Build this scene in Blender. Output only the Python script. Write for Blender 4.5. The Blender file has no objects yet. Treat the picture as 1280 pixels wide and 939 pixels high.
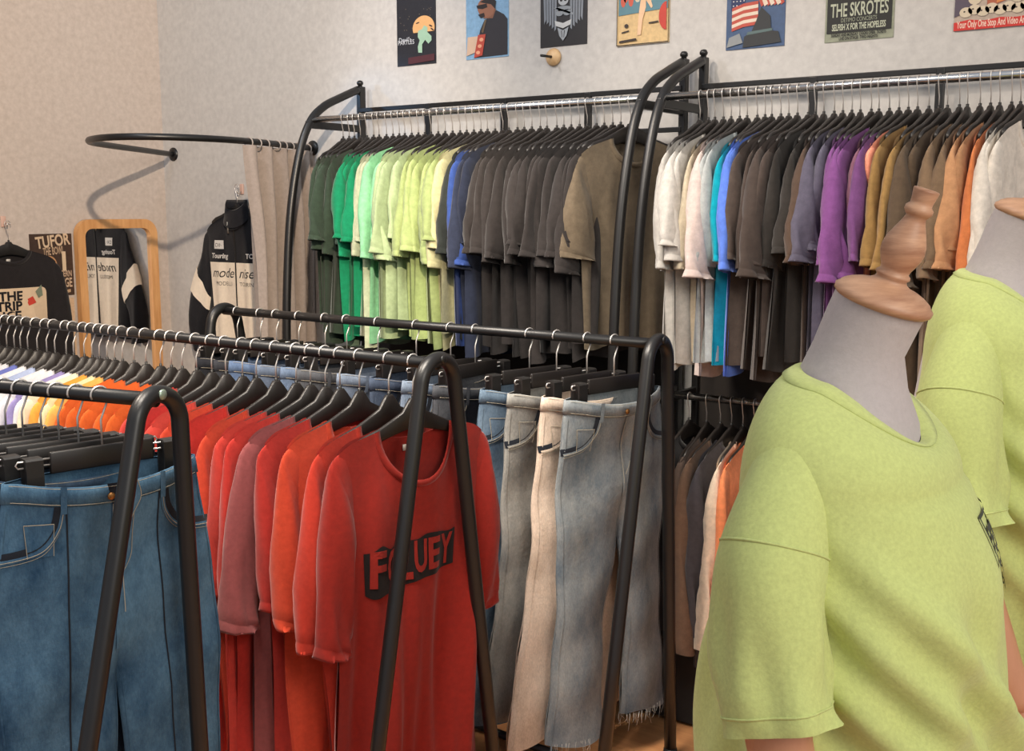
import bpy, bmesh, math, random
from mathutils import Vector, Matrix
SC = bpy.context.scene
COL = SC.collection
PI = math.pi
R = math.radians

# ------------------------------------------------------------------ materials
def lin(c):
    c = c / 255.0
    return c / 12.92 if c <= 0.04045 else ((c + 0.055) / 1.055) ** 2.4
def rgb(r, g, b, k=1.0):
    return (lin(r) * k, lin(g) * k, lin(b) * k, 1)
_mc = {}
def base_mat(name):
    m = bpy.data.materials.new(name); m.use_nodes = True
    nt = m.node_tree
    return m, nt, nt.nodes['Principled BSDF']
def noise(nt, scale, detail=3, rough=.6, vec=None, stretch=None):
    n = nt.nodes.new('ShaderNodeTexNoise'); n.inputs['Scale'].default_value = scale
    n.inputs['Detail'].default_value = detail; n.inputs['Roughness'].default_value = rough
    tc = nt.nodes.new('ShaderNodeTexCoord')
    if stretch:
        mp = nt.nodes.new('ShaderNodeMapping'); mp.inputs['Scale'].default_value = stretch
        nt.links.new(tc.outputs['Object'], mp.inputs['Vector']); nt.links.new(mp.outputs['Vector'], n.inputs['Vector'])
    else:
        nt.links.new(tc.outputs['Object'], n.inputs['Vector'])
    return n
def ramp(nt, src, stops):
    r = nt.nodes.new('ShaderNodeValToRGB')
    el = r.color_ramp.elements
    while len(el) < len(stops): el.new(.5)
    for e, (p, c) in zip(el, stops):
        e.position = p; e.color = c
    nt.links.new(src, r.inputs['Fac']); return r
def mul(c, k): return (min(1, c[0] * k), min(1, c[1] * k), min(1, c[2] * k), 1)
def bump(nt, b, src, strength, dist=.002):
    n = nt.nodes.new('ShaderNodeBump'); n.inputs['Strength'].default_value = strength; n.inputs['Distance'].default_value = dist
    nt.links.new(src, n.inputs['Height']); nt.links.new(n.outputs['Normal'], b.inputs['Normal'])
def fabric(col, var=.16, scale=45, sheen=.15, name='cotton', bs=.35):
    key = ('f', tuple(round(x, 4) for x in col), var, scale)
    if key in _mc: return _mc[key]
    m, nt, b = base_mat(name)
    n = noise(nt, scale, 4, .65)
    r = ramp(nt, n.outputs['Fac'], [(.3, mul(col, 1 - var)), (.7, mul(col, 1 + var))])
    nt.links.new(r.outputs['Color'], b.inputs['Base Color'])
    b.inputs['Roughness'].default_value = .92
    b.inputs['Specular IOR Level'].default_value = .15
    b.inputs['Sheen Weight'].default_value = sheen
    n2 = noise(nt, 30, 4, .7)
    bump(nt, b, n2.outputs['Fac'], bs, .004)
    _mc[key] = m; return m
def plain(col, rough=.5, metal=0, name='paint', spec=.5, var=0, scale=30):
    key = ('p', tuple(round(x, 4) for x in col), rough, metal, var)
    if key in _mc: return _mc[key]
    m, nt, b = base_mat(name)
    n = noise(nt, scale, 3)
    v = var if var else .04
    r = ramp(nt, n.outputs['Fac'], [(.35, mul(col, 1 - v)), (.65, mul(col, 1 + v))])
    nt.links.new(r.outputs['Color'], b.inputs['Base Color'])
    b.inputs['Roughness'].default_value = rough; b.inputs['Metallic'].default_value = metal
    b.inputs['Specular IOR Level'].default_value = spec
    _mc[key] = m; return m
def denim(col, fade, name='denim'):
    key = ('d', col, fade)
    if key in _mc: return _mc[key]
    m, nt, b = base_mat(name)
    n = noise(nt, 5, 5, .7, stretch=(1.6, 1.6, .8))
    r = ramp(nt, n.outputs['Fac'], [(.34, col), (.66, fade)])
    n2 = noise(nt, 190, 3, .7, stretch=(1.6, 1.6, .6))
    r2 = ramp(nt, n2.outputs['Fac'], [(.35, (.86, .86, .87, 1)), (.65, (1.10, 1.10, 1.09, 1))])
    mx = nt.nodes.new('ShaderNodeMix'); mx.data_type = 'RGBA'; mx.blend_type = 'MULTIPLY'; mx.inputs['Factor'].default_value = 1
    nt.links.new(r.outputs['Color'], mx.inputs['A']); nt.links.new(r2.outputs['Color'], mx.inputs['B'])
    nt.links.new(mx.outputs['Result'], b.inputs['Base Color'])
    b.inputs['Roughness'].default_value = .9; b.inputs['Specular IOR Level'].default_value = .15
    n3 = noise(nt, 22, 5, .7)
    bump(nt, b, n3.outputs['Fac'], .5, .006)
    _mc[key] = m; return m
def wood(c1, c2, name='wood', stretch=(1, 1, 8), scale=6, rough=.5):
    key = ('w', c1, c2, stretch)
    if key in _mc: return _mc[key]
    m, nt, b = base_mat(name)
    n = noise(nt, scale, 5, .6, stretch=stretch)
    r = ramp(nt, n.outputs['Fac'], [(.3, c1), (.7, c2)])
    nt.links.new(r.outputs['Color'], b.inputs['Base Color']); b.inputs['Roughness'].default_value = rough
    _mc[key] = m; return m
def wallmat(c1, c2):
    m, nt, b = base_mat('wall_paint')
    n = noise(nt, 38, 4, .6)
    r = ramp(nt, n.outputs['Fac'], [(.3, c1), (.7, c2)])
    nt.links.new(r.outputs['Color'], b.inputs['Base Color']); b.inputs['Roughness'].default_value = .9
    b.inputs['Specular IOR Level'].default_value = .1
    bump(nt, b, n.outputs['Fac'], .04, .003)
    return m

BLACK = plain(rgb(24, 23, 23), .38, name='black_metal')
BLACKP = plain(rgb(26, 24, 23), .5, name='black_plastic')
BROWNP = plain(rgb(31, 27, 25), .42, name='dark_plastic')
CHROME = plain(rgb(205, 205, 205), .22, 1, name='chrome')
STEEL = plain(rgb(215, 210, 205), .35, .75, name='hook_steel')
STITCH = plain(rgb(152, 144, 128), .9, name='thread')

# ------------------------------------------------------------------ objects
def empty(name, loc=(0, 0, 0), rotz=0, tilt=0):
    o = bpy.data.objects.new(name, None); COL.objects.link(o)
    o.empty_display_size = .05
    o.location = loc; o.rotation_euler = (0, tilt, rotz); return o
def tag(o, label, cat, group=None):
    o['label'] = label; o['category'] = cat
    if group: o['group'] = group
    return o
def mk(name, vs, fs, mat, parent=None, smooth=True, kind=None, merge=0):
    me = bpy.data.meshes.new(name); me.from_pydata([tuple(v) for v in vs], [], fs)
    if merge:
        bm = bmesh.new(); bm.from_mesh(me); bmesh.ops.remove_doubles(bm, verts=bm.verts, dist=merge); bm.to_mesh(me); bm.free()
    me.polygons.foreach_set('use_smooth', [smooth] * len(me.polygons)); me.update()
    return mo(name, me, mat, parent, kind)
def mo(name, me, mat, parent=None, kind=None):
    o = bpy.data.objects.new(name, me); COL.objects.link(o)
    if len(me.materials) == 0: me.materials.append(None)
    o.material_slots[0].link = 'OBJECT'; o.material_slots[0].material = mat
    if parent: o.parent = parent
    if kind: o['kind'] = kind
    return o
class MB:
    def __init__(s): s.v = []; s.f = []
    def add(s, vs, fs):
        b = len(s.v); s.v += [tuple(x) for x in vs]; s.f += [tuple(i + b for i in q) for q in fs]; return s
    def box(s, c, d, bev=0):
        bm = bmesh.new(); bmesh.ops.create_cube(bm, size=1)
        for v in bm.verts: v.co = Vector((v.co.x * d[0] + c[0], v.co.y * d[1] + c[1], v.co.z * d[2] + c[2]))
        if bev: bmesh.ops.bevel(bm, geom=bm.edges[:], offset=bev, segments=2, affect='EDGES', profile=.5)
        bm.verts.index_update()
        s.add([v.co.copy() for v in bm.verts], [[v.index for v in f.verts] for f in bm.faces]); bm.free(); return s
    def tube(s, pts, r, seg=12, cap=True, closed=False):
        P = [Vector(p) for p in pts]; n = len(P)
        rs = r if isinstance(r, (list, tuple)) else [r] * n
        T = []
        for i in range(n):
            a = P[(i - 1) % n] if closed else P[max(i - 1, 0)]
            b = P[(i + 1) % n] if closed else P[min(i + 1, n - 1)]
            T.append((b - a).normalized())
        up = Vector((0, 0, 1)) if abs(T[0].z) < .9 else Vector((1, 0, 0))
        N = (up - T[0] * up.dot(T[0])).normalized()
        vs = []; fs = []
        for i in range(n):
            if i: N = (N - T[i] * N.dot(T[i])).normalized()
            B = T[i].cross(N)
            for k in range(seg):
                a = 2 * PI * k / seg
                vs.append(P[i] + (N * math.cos(a) + B * math.sin(a)) * rs[i])
        for i in range(n if closed else n - 1):
            j = (i + 1) % n
            for k in range(seg):
                l = (k + 1) % seg
                fs.append((i * seg + k, i * seg + l, j * seg + l, j * seg + k))
        if cap and not closed:
            fs.append(tuple(range(seg))[::-1]); fs.append(tuple((n - 1) * seg + k for k in range(seg)))
        return s.add(vs, fs)
    def lathe(s, prof, seg=28, M=None):
        vs = []; fs = []
        for (r, z) in prof:
            for k in range(seg):
                a = 2 * PI * k / seg; p = Vector((r * math.cos(a), r * math.sin(a), z))
                vs.append(M @ p if M else p)
        for i in range(len(prof) - 1):
            for k in range(seg):
                l = (k + 1) % seg
                fs.append((i * seg + k, i * seg + l, (i + 1) * seg + l, (i + 1) * seg + k))
        fs.append(tuple(range(seg))[::-1]); fs.append(tuple((len(prof) - 1) * seg + k for k in range(seg)))
        return s.add(vs, fs)
    def build(s, name, mat, parent=None, smooth=True, kind=None):
        o = mk(name, s.v, s.f, mat, parent, smooth, kind)
        return o
def smoothpath(pts, n=6):
    P = [Vector(p) for p in pts]; out = []
    for i in range(len(P) - 1):
        p0 = P[max(i - 1, 0)]; p1 = P[i]; p2 = P[i + 1]; p3 = P[min(i + 2, len(P) - 1)]
        for k in range(n):
            t = k / n
            out.append(.5 * ((2 * p1) + (p2 - p0) * t + (2 * p0 - 5 * p1 + 4 * p2 - p3) * t * t + (3 * p1 - p0 - 3 * p2 + p3) * t ** 3))
    out.append(P[-1]); return out
def compact(vs, fs):
    ids = sorted({i for f in fs for i in f}); m = {j: k for k, j in enumerate(ids)}
    return [vs[i] for i in ids], [tuple(m[i] for i in f) for f in fs]
def flat(o):
    o.data.polygons.foreach_set('use_smooth', [False] * len(o.data.polygons)); return o
def sst(t):
    t = max(0, min(1, t)); return t * t * (3 - 2 * t)
def interp(pts, t):
    t = max(0, min(1, t)) * (len(pts) - 1); i = min(int(t), len(pts) - 2); f = t - i
    p0 = pts[max(i - 1, 0)]; p1 = pts[i]; p2 = pts[i + 1]; p3 = pts[min(i + 2, len(pts) - 1)]
    return tuple(.5 * ((2 * b) + (c - a) * f + (2 * a - 5 * b + 4 * c - d) * f * f + (3 * b - a - 3 * c + d) * f ** 3) for a, b, c, d in zip(p0, p1, p2, p3))
def textgeo(s, size, bold=0, sx=1, shear=0, align='LEFT'):
    cu = bpy.data.curves.new('lettering', 'FONT'); cu.body = s; cu.size = size; cu.align_x = align; cu.offset = bold; cu.shear = shear
    cu.resolution_u = 3
    o = bpy.data.objects.new('lettering', cu); COL.objects.link(o)
    dg = bpy.context.evaluated_depsgraph_get()
    me = bpy.data.meshes.new_from_object(o.evaluated_get(dg))
    vs = [(v.co.x * sx, v.co.y) for v in me.vertices]; fs = [tuple(p.vertices) for p in me.polygons]
    bpy.data.objects.remove(o); bpy.data.curves.remove(cu); bpy.data.meshes.remove(me)
    return vs, fs
def subdiv(vs, fs, cuts=2):
    bm = bmesh.new()
    B = [bm.verts.new((v[0], v[1], 0)) for v in vs]
    for f in fs:
        try: bm.faces.new([B[i] for i in f])
        except ValueError: pass
    bmesh.ops.triangulate(bm, faces=bm.faces[:])
    bmesh.ops.subdivide_edges(bm, edges=bm.edges[:], cuts=cuts, use_grid_fill=True)
    bm.verts.index_update()
    o = [(v.co.x, v.co.y) for v in bm.verts], [tuple(v.index for v in f.verts) for f in bm.faces]
    bm.free(); return o
def width(vs): return max(v[0] for v in vs) - min(v[0] for v in vs)

# ------------------------------------------------------------------ garments: local x across, +y = front, z = 0 on the rail axis
class Tee:
    def __init__(s, seed, W=.225, NZ=-.13, L=.72, sl=.33, T=.013, fold=.006, nx=.082, dF=.08, dB=.018, slope=.30, hemW=None,
                 slT=.022, sout=.085, open_=.125, nu=26, nv=26, quilt=0, neckpush=.02, cuff=None, lng=False):
        r = s.r = random.Random(seed)
        s.W, s.NZ, s.L, s.sl, s.T, s.fold = W, NZ, L, sl, T, fold
        s.nx, s.dF, s.dB, s.slope = nx, dF, dB, slope
        s.hemW = hemW or W * r.uniform(.97, 1.08)
        s.slT, s.sout, s.open_, s.nu, s.nv, s.quilt, s.np, s.cuff, s.lng = slT, sout, open_, nu, nv, quilt, neckpush, cuff, lng
        s.ph = [(r.uniform(5, 9), r.uniform(0, 6.3), r.uniform(-2, 2)), (r.uniform(9, 15), r.uniform(0, 6.3), r.uniform(-3, 3)), (r.uniform(18, 26), r.uniform(0, 6.3), r.uniform(-4, 4))]
        s.hem = NZ - L
    def shoulder(s, x):
        x = abs(x); e = max(0, x - (s.W - .05))
        return s.NZ - s.slope * (x - s.nx) - 6 * e * e
    def topz(s, x, sd):
        if abs(x) >= s.nx: return s.shoulder(x)
        q = math.sqrt(max(0, 1 - (x / s.nx) ** 2))
        return s.NZ - (s.dF if sd > 0 else s.dB) * q
    def half(s, v):
        if v < .3: return s.W + .012 * sst(v / .25)
        return s.W + .012 + (s.hemW - s.W - .012) * sst((v - .3) / .7)
    def Y(s, x, z, sd):
        top = s.topz(x, sd); v = max(0, min(1, (top - z) / (top - s.hem)))
        u = max(-1, min(1, x / s.half(v)))
        e = math.sqrt(max(0, 1 - abs(u) ** 3))
        th0 = .0085 * min(1, .4 + e)
        if abs(x) < s.nx: th0 += (s.np if sd > 0 else .006) * (1 - (x / s.nx) ** 2)
        m = sst(v / .22); th = th0 + (s.T * e - th0) * m
        f = 0
        for k, (fr, p, q) in enumerate(s.ph):
            f += math.sin(fr * 2 * x * 2.2 + p + q * z * 2) * (1, .7, .35)[k]
        f *= s.fold * sst(v / .5) * (.6 + .6 * v)
        w = .35 * s.fold * math.sin(30 * x * sd + s.ph[0][1] + 9 * z) * sst(v / .2)
        if s.quilt: w += sd * s.quilt * abs(math.sin(z * PI / .075)) ** .5 * sst(v / .1)
        return sd * th + f + w
    def body(s):
        vs = []; n = s.nu; m = s.nv; fs = []
        for sd in (1, -1):
            b = len(vs)
            for j in range(m + 1):
                v = (j / m) ** 1.25
                for i in range(n + 1):
                    u = -1 + 2 * i / n; u = math.copysign(abs(u) ** .9, u)
                    x = u * s.half(0) if j == 0 else u * s.half(v)
                    x0 = u * s.W; t = s.topz(x0, sd); z = t + (s.hem - t) * v
                    if j == m: z += .008 * math.sin(7 * u + s.ph[0][1])
                    vs.append((x, s.Y(x, z, sd), z))
            for j in range(m):
                for i in range(n):
                    q = (b + j * (n + 1) + i, b + j * (n + 1) + i + 1, b + (j + 1) * (n + 1) + i + 1, b + (j + 1) * (n + 1) + i)
                    fs.append(q[::-1] if sd > 0 else q)
        return vs, fs
    def sleeve(s, sg):
        r = random.Random(s.r.random())
        W = s.W; zs = s.shoulder(W); sl = s.sl; so = s.sout * r.uniform(.75, 1.2); op = s.open_ * r.uniform(.9, 1.1)
        if not s.lng:
            O = [(W - .03, zs + .012), (W + .02, zs - .022), (W + .30 * so + .018, zs - .22 * sl), (W + .7 * so + .01, zs - .55 * sl), (W + .92 * so, zs - .82 * sl), (W + so, zs - sl)]
            I = [(W - .05, zs - .17), (W - .045, zs - .19), (W - .04, zs - .17 - .15 * sl), (W + so - op * .98, zs - .12 - .5 * sl), (W + so - op, zs - .08 - .80 * sl), (W + so - op, zs - sl - .018)]
        else:
            O = [(W - .03, zs + .012), (W + .02, zs - .022), (W + .045, zs - .18 * sl), (W + .8 * so, zs - .45 * sl), (W + so, zs - .75 * sl), (W + so * .9, zs - sl)]
            I = [(W - .05, zs - .20), (W - .045, zs - .22), (W - .035, zs - .17 - .2 * sl), (W + .8 * so - op, zs - .08 - .5 * sl), (W + so - op * .85, zs - .04 - .78 * sl), (W + so * .9 - op * .62, zs - sl - .01)]
        if s.cuff:
            a = s.cuff; O = [interp(O, a[0] + (a[1] - a[0]) * i / 5) for i in range(6)]; I = [interp(I, a[0] + (a[1] - a[0]) * i / 5) for i in range(6)]
        n = 24; vs = []; fs = []; p = r.uniform(0, 6); p2 = r.uniform(0, 6); p3 = r.uniform(0, 6)
        T_ = [0, .05, .1, .15, .185, .195, .205, .24, .3, .37, .44, .52, .6, .68, .76, .84, .90, .905, .915, .93, .97, 1.0, 1.0, .93]
        if s.lng: T_ = [i / 16 for i in range(17)]
        m = len(T_) - 1
        sway = r.uniform(-.6, .6) * s.slT; fl = r.uniform(.2, .5)
        for j in range(m + 1):
            t = T_[j]; o = interp(O, t); i_ = interp(I, t)
            cx, cz = (o[0] + i_[0]) / 2, (o[1] + i_[1]) / 2; dx, dz = (o[0] - i_[0]) / 2, (o[1] - i_[1]) / 2
            b = .009 + (s.slT - .009) * sst(t / .6); ins = 1
            if not s.lng and j in (5, 17, 18): ins = .972
            if not s.lng and j >= m - 1: ins = (.985, .94)[j - m + 1]
            b *= ins; dx *= (.5 + .5 * ins); dz *= (.5 + .5 * ins)
            if s.cuff: b = s.slT + .004
            for k in range(n):
                a = 2 * PI * k / n; c = math.cos(a); si = math.sin(a)
                c = math.copysign(abs(c) ** .8, c)
                y = b * si * (1 + .25 * math.sin(7 * t + p)) + sway * t * t + s.slT * t * (.24 * math.sin(3 * c + 7 * t + p2) + .30 * fl * math.sin(5.5 * c - 5 * t + p3) + .12 * math.sin(9 * c + 16 * t + p) + .16 * math.sin(7 * c + 21 * t + p2) * sst((t - .2) / .2))
                if s.quilt: y += math.copysign(s.quilt, si) * abs(math.sin(cz * PI / .075)) ** .5
                x = cx + dx * c; z = cz + dz * c
                if j == m - 2: y *= 1.0
                vs.append((sg * x, y, z))
        for j in range(m):
            for k in range(n):
                l = (k + 1) % n; q = (j * n + k, j * n + l, (j + 1) * n + l, (j + 1) * n + k)
                fs.append(q if sg > 0 else q[::-1])
        return vs, fs
    def collar(s, w=.017, off=.002):
        vs = []; fs = []
        for sd in (1, -1):
            b = len(vs); n = 22; d = s.dF if sd > 0 else s.dB
            for i in range(n + 1):
                a = PI * i / n; x = s.nx * math.cos(a); z = s.NZ - d * math.sin(a)
                nx_, nz_ = math.cos(a) * d, -math.sin(a) * s.nx; l = math.hypot(nx_, nz_) or 1
                x2 = x + nx_ / l * w; z2 = z + nz_ / l * w
                z2 = min(z2, s.shoulder(x2)) if abs(x2) > s.nx else z2
                for (px, pz, e) in ((x, z, 0), (x, z, off * .9), ((x + x2) / 2, (z + z2) / 2, off * 1.6), (x2, z2, off), (x2, z2, 0)):
                    vs.append((px, s.Y(px, pz, sd) + sd * e, pz))
            for i in range(n):
                for k in range(4):
                    q = (b + i * 5 + k, b + i * 5 + k + 1, b + (i + 1) * 5 + k + 1, b + (i + 1) * 5 + k)
                    fs.append(q)
        return vs, fs
_vm = {}
def me_cached(key, name, gen):
    if key not in _vm:
        vs, fs = gen(); me = bpy.data.meshes.new(name); me.from_pydata(vs, [], fs)
        me.polygons.foreach_set('use_smooth', [True] * len(fs)); me.update(); me.materials.append(None); _vm[key] = me
    return _vm[key]
def make_tee(key, tee, loc, rotz, tilt, mat, label, group, cat='t-shirt', name='t_shirt', rib=None):
    t = empty(name, loc, rotz, tilt); tag(t, label, cat, group)
    mo('body', me_cached((key, 'b'), 'body', tee.body), mat, t)
    for sg in (1, -1): mo('sleeve', me_cached((key, 's', sg), 'sleeve', lambda: tee.sleeve(sg)), mat, t)
    mo('collar', me_cached((key, 'c'), 'collar', tee.collar), rib or mat, t)
    return t
def cloth_print(name, tee, polys, mat, parent, off=.0025, sd=1, cuts=2, flip=True):
    """flat shapes (x right as read, z) laid on the front of a garment"""
    V, F = subdiv(polys[0], polys[1], cuts)
    vs = []
    for (x, z) in V:
        X = -x if flip else x
        vs.append((X, tee.Y(X, z, sd) + sd * off, z))
    return mk(name, vs, F, mat, parent, False)
def place(g, x, z, s=1): return [(a * s + x, b * s + z) for a, b in g[0]], g[1]

def hookpts(r, drop, fl=1):
    p = []
    for k in range(11):
        a = R(205 - 22.5 * k); p.append((r * math.cos(a), 0, r * math.sin(a)))
    p += [(r * .72, 0, -r * 1.1), (.004, 0, -r * 1.1 - .022), (0, 0, -r * 1.1 - .032), (0, 0, -drop)]
    return [(a * fl, b, c) for a, b, c in p]
def hanger_parts(rr, wire, drop, half, NZ):
    hk = MB().tube(hookpts(rr + wire, drop, 1 if rr < .014 else -1), wire, 6)
    top = [(0, -drop + .004), (.010, -drop + .004), (.018, -drop - .006), (.036, NZ + .022), (.07, NZ + .006), (.11, NZ - .012), (.16, NZ - .027), (half, NZ - .044)]
    bot = [(0, NZ - .022), (.010, NZ - .022), (.018, NZ - .023), (.036, NZ - .026), (.07, NZ - .034), (.11, NZ - .044), (.16, NZ - .055), (half, NZ - .064)]
    vs = []; fs = []
    xs = [(-a[0], a[1], b[1]) for a, b in zip(top[::-1], bot[::-1])][:-1] + [(a[0], a[1], b[1]) for a, b in zip(top, bot)]
    for (x, zt, zb) in xs:
        w = .0065 * (1 - .25 * abs(x) / half); bw = -.012 * (x / half) ** 2
        for (y, z) in ((-w * .6, zt), (w * .6, zt), (w, zt - .004), (w, zb + .004), (w * .6, zb), (-w * .6, zb), (-w, zb + .004), (-w, zt - .004)):
            vs.append((x, y + bw * 0, z))
    n = len(xs)
    for i in range(n - 1):
        for k in range(8):
            l = (k + 1) % 8; fs.append((i * 8 + k, (i + 1) * 8 + k, (i + 1) * 8 + l, i * 8 + l))
    fs.append(tuple(range(8))); fs.append(tuple((n - 1) * 8 + k for k in range(8))[::-1])
    return hk, (vs, fs)
_hc = {}
def make_hanger(kind, loc, rotz, tilt, label, group, bodymat):
    rr, wire, drop, half, NZ = {'wall': (.0125, .0017, .085, .185, -.118), 'rack': (.016, .0024, .098, .205, -.150)}[kind]
    if kind not in _hc:
        hk, b = hanger_parts(rr, wire, drop, half, NZ)
        _hc[kind] = (hk, b, MB().tube([(0, 0, -drop - .006), (0, 0, -drop + .012)], .0045, 8))
    hk, b, fe = _hc[kind]
    t = empty('clothes_hanger', loc, rotz, tilt); tag(t, label, 'hanger', group)
    mo('hook', me_cached(('h', kind), 'hook', lambda: (hk.v, hk.f)), STEEL, t)
    mo('shoulder_bar', me_cached(('hb', kind), 'shoulder_bar', lambda: b), bodymat, t)
    mo('ferrule', me_cached(('hf', kind), 'ferrule', lambda: (fe.v, fe.f)), BLACKP, t)
    return t

# ------------------------------------------------------------------ jeans
class Jeans:
    def __init__(s, seed, z0=-.16, W=.2, hip=.235, crotch=-.53, hem=-1.2, flare=.27, inner=.05, b=.03, sag=.03, fold=.01):
        r = random.Random(seed); s.r = r
        s.z0, s.W, s.hip, s.zc, s.hem, s.fl, s.inn, s.b, s.sag, s.fold = z0, W, hip, crotch, hem, flare, inner, b, sag, fold
        s.p = [r.uniform(0, 6.3) for _ in range(8)]
    def outer(s, z):
        t = (s.z0 - z) / (s.z0 - s.zc)
        if t <= 1: return s.W + (s.hip - s.W) * math.sin(min(1, t) * PI / 2)
        u = (s.zc - z) / (s.zc - s.hem)
        return s.hip + (s.fl - s.hip) * sst(u) - .012 * math.sin(PI * u)
    def inner(s, z):
        u = (s.zc - z) / (s.zc - s.hem)
        return 0 if u <= 0 else s.inn * sst(u * 1.6)
    def Y(s, x, z, sd):
        ax = abs(x); o = s.outer(z); i = s.inner(z)
        cx = (o + i) / 2; rx = (o - i) / 2
        whole = s.b * math.sqrt(max(0, 1 - (ax / o) ** 2.6))
        leg = s.b * 1.15 * math.sqrt(max(0, 1 - abs((ax - cx) / rx) ** 2.2))
        k = sst((s.zc + .10 - z) / .14)
        th = whole + (leg - whole) * k
        t = (s.z0 - z)
        if sd > 0: th += s.sag * max(0, 1 - (ax / (s.W * .95)) ** 2) * (1 - sst(t / .16))
        u = (s.z0 - z) / (s.z0 - s.hem)
        f = s.fold * sst(u / .3) * (math.sin(11 * x + s.p[0] + 2 * z) + .6 * math.sin(23 * x + s.p[1] - 5 * z))
        f += .35 * s.fold * math.sin(26 * z + 14 * x * sd + s.p[2]) * sst(t / .1)
        return sd * th + f
    def topz(s, x, sd):
        return s.z0 - ((.022 if sd > 0 else -.004) * max(0, 1 - (x / (s.W * .9)) ** 2))
    def body(s):
        vs = []; fs = []; nu = 14; nv = 36
        for sgn in (1, -1):
            for sd in (1, -1):
                b = len(vs)
                for j in range(nv + 1):
                    v = j / nv
                    for i in range(nu + 1):
                        u = .5 - .5 * math.cos(PI * i / nu)
                        z = s.z0 + (s.hem - s.z0) * v
                        x = s.inner(z) + (s.outer(z) - s.inner(z)) * u
                        if j < 6: z += (s.topz(x, sd) - s.z0) * (1 - j / 6)
                        if j == nv: z += .012 * math.sin(4 * u + s.p[3] + sgn)
                        vs.append((sgn * x, s.Y(sgn * x, z, sd), z))
                for j in range(nv):
                    for i in range(nu):
                        q = (b + j * (nu + 1) + i, b + j * (nu + 1) + i + 1, b + (j + 1) * (nu + 1) + i + 1, b + (j + 1) * (nu + 1) + i)
                        fs.append(q if sgn * sd < 0 else q[::-1])
        return vs, fs
    def band(s, h=.04, off=.0035):
        vs = []; fs = []; n = 40
        for i in range(n):
            a = 2 * PI * i / n; sd = 1 if math.sin(a) >= 0 else -1
            for k in range(5):
                x = s.W * math.cos(a)
                zz = s.topz(x, sd) + .004 - h * (0, 0, .5, 1, 1)[k]
                x *= s.outer(min(s.z0, zz)) / s.W
                e = (-.001, off, off * 1.15, off, 0)[k]
                vs.append((x + e * math.cos(a), s.Y(x, zz, sd) + sd * e * max(.3, abs(math.sin(a))), zz))
        for i in range(n):
            j = (i + 1) % n
            for k in range(4): fs.append((i * 5 + k, j * 5 + k, j * 5 + k + 1, i * 5 + k + 1))
        return vs, fs
    def strip(s, pts, w=.003, sd=1, off=.0022, n=8):
        P = smoothpath([(p[0], 0, p[1]) for p in pts], n); vs = []; fs = []
        for i, p in enumerate(P):
            a = P[max(i - 1, 0)]; b = P[min(i + 1, len(P) - 1)]; d = (b - a).normalized(); nx, nz = -d.z, d.x
            ww = w * (.62 if w < .0031 else 1)
            for k in (-1, 0, 1):
                x = p.x + nx * ww / 2 * k; z = p.z + nz * ww / 2 * k
                vs.append((x, s.Y(x, z, sd) + sd * (off + (.0012 if k == 0 else 0)), z))
        for i in range(len(P) - 1):
            for k in range(2): fs.append((i * 3 + k, i * 3 + k + 1, (i + 1) * 3 + k + 1, (i + 1) * 3 + k))
        return vs, fs
    def patch(s, poly, sd=1, off=.003, n=5):
        # poly: four corners (x,z) -> grid
        vs = []; fs = []
        a, b, c, d = poly
        for j in range(n + 1):
            for i in range(n + 1):
                u = i / n; v = j / n
                x = (a[0] * (1 - u) + b[0] * u) * (1 - v) + (d[0] * (1 - u) + c[0] * u) * v
                z = (a[1] * (1 - u) + b[1] * u) * (1 - v) + (d[1] * (1 - u) + c[1] * u) * v
                vs.append((x, s.Y(x, z, sd) + sd * off, z))
        for j in range(n):
            for i in range(n): fs.append((j * (n + 1) + i, j * (n + 1) + i + 1, (j + 1) * (n + 1) + i + 1, (j + 1) * (n + 1) + i))
        return vs, fs
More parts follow.
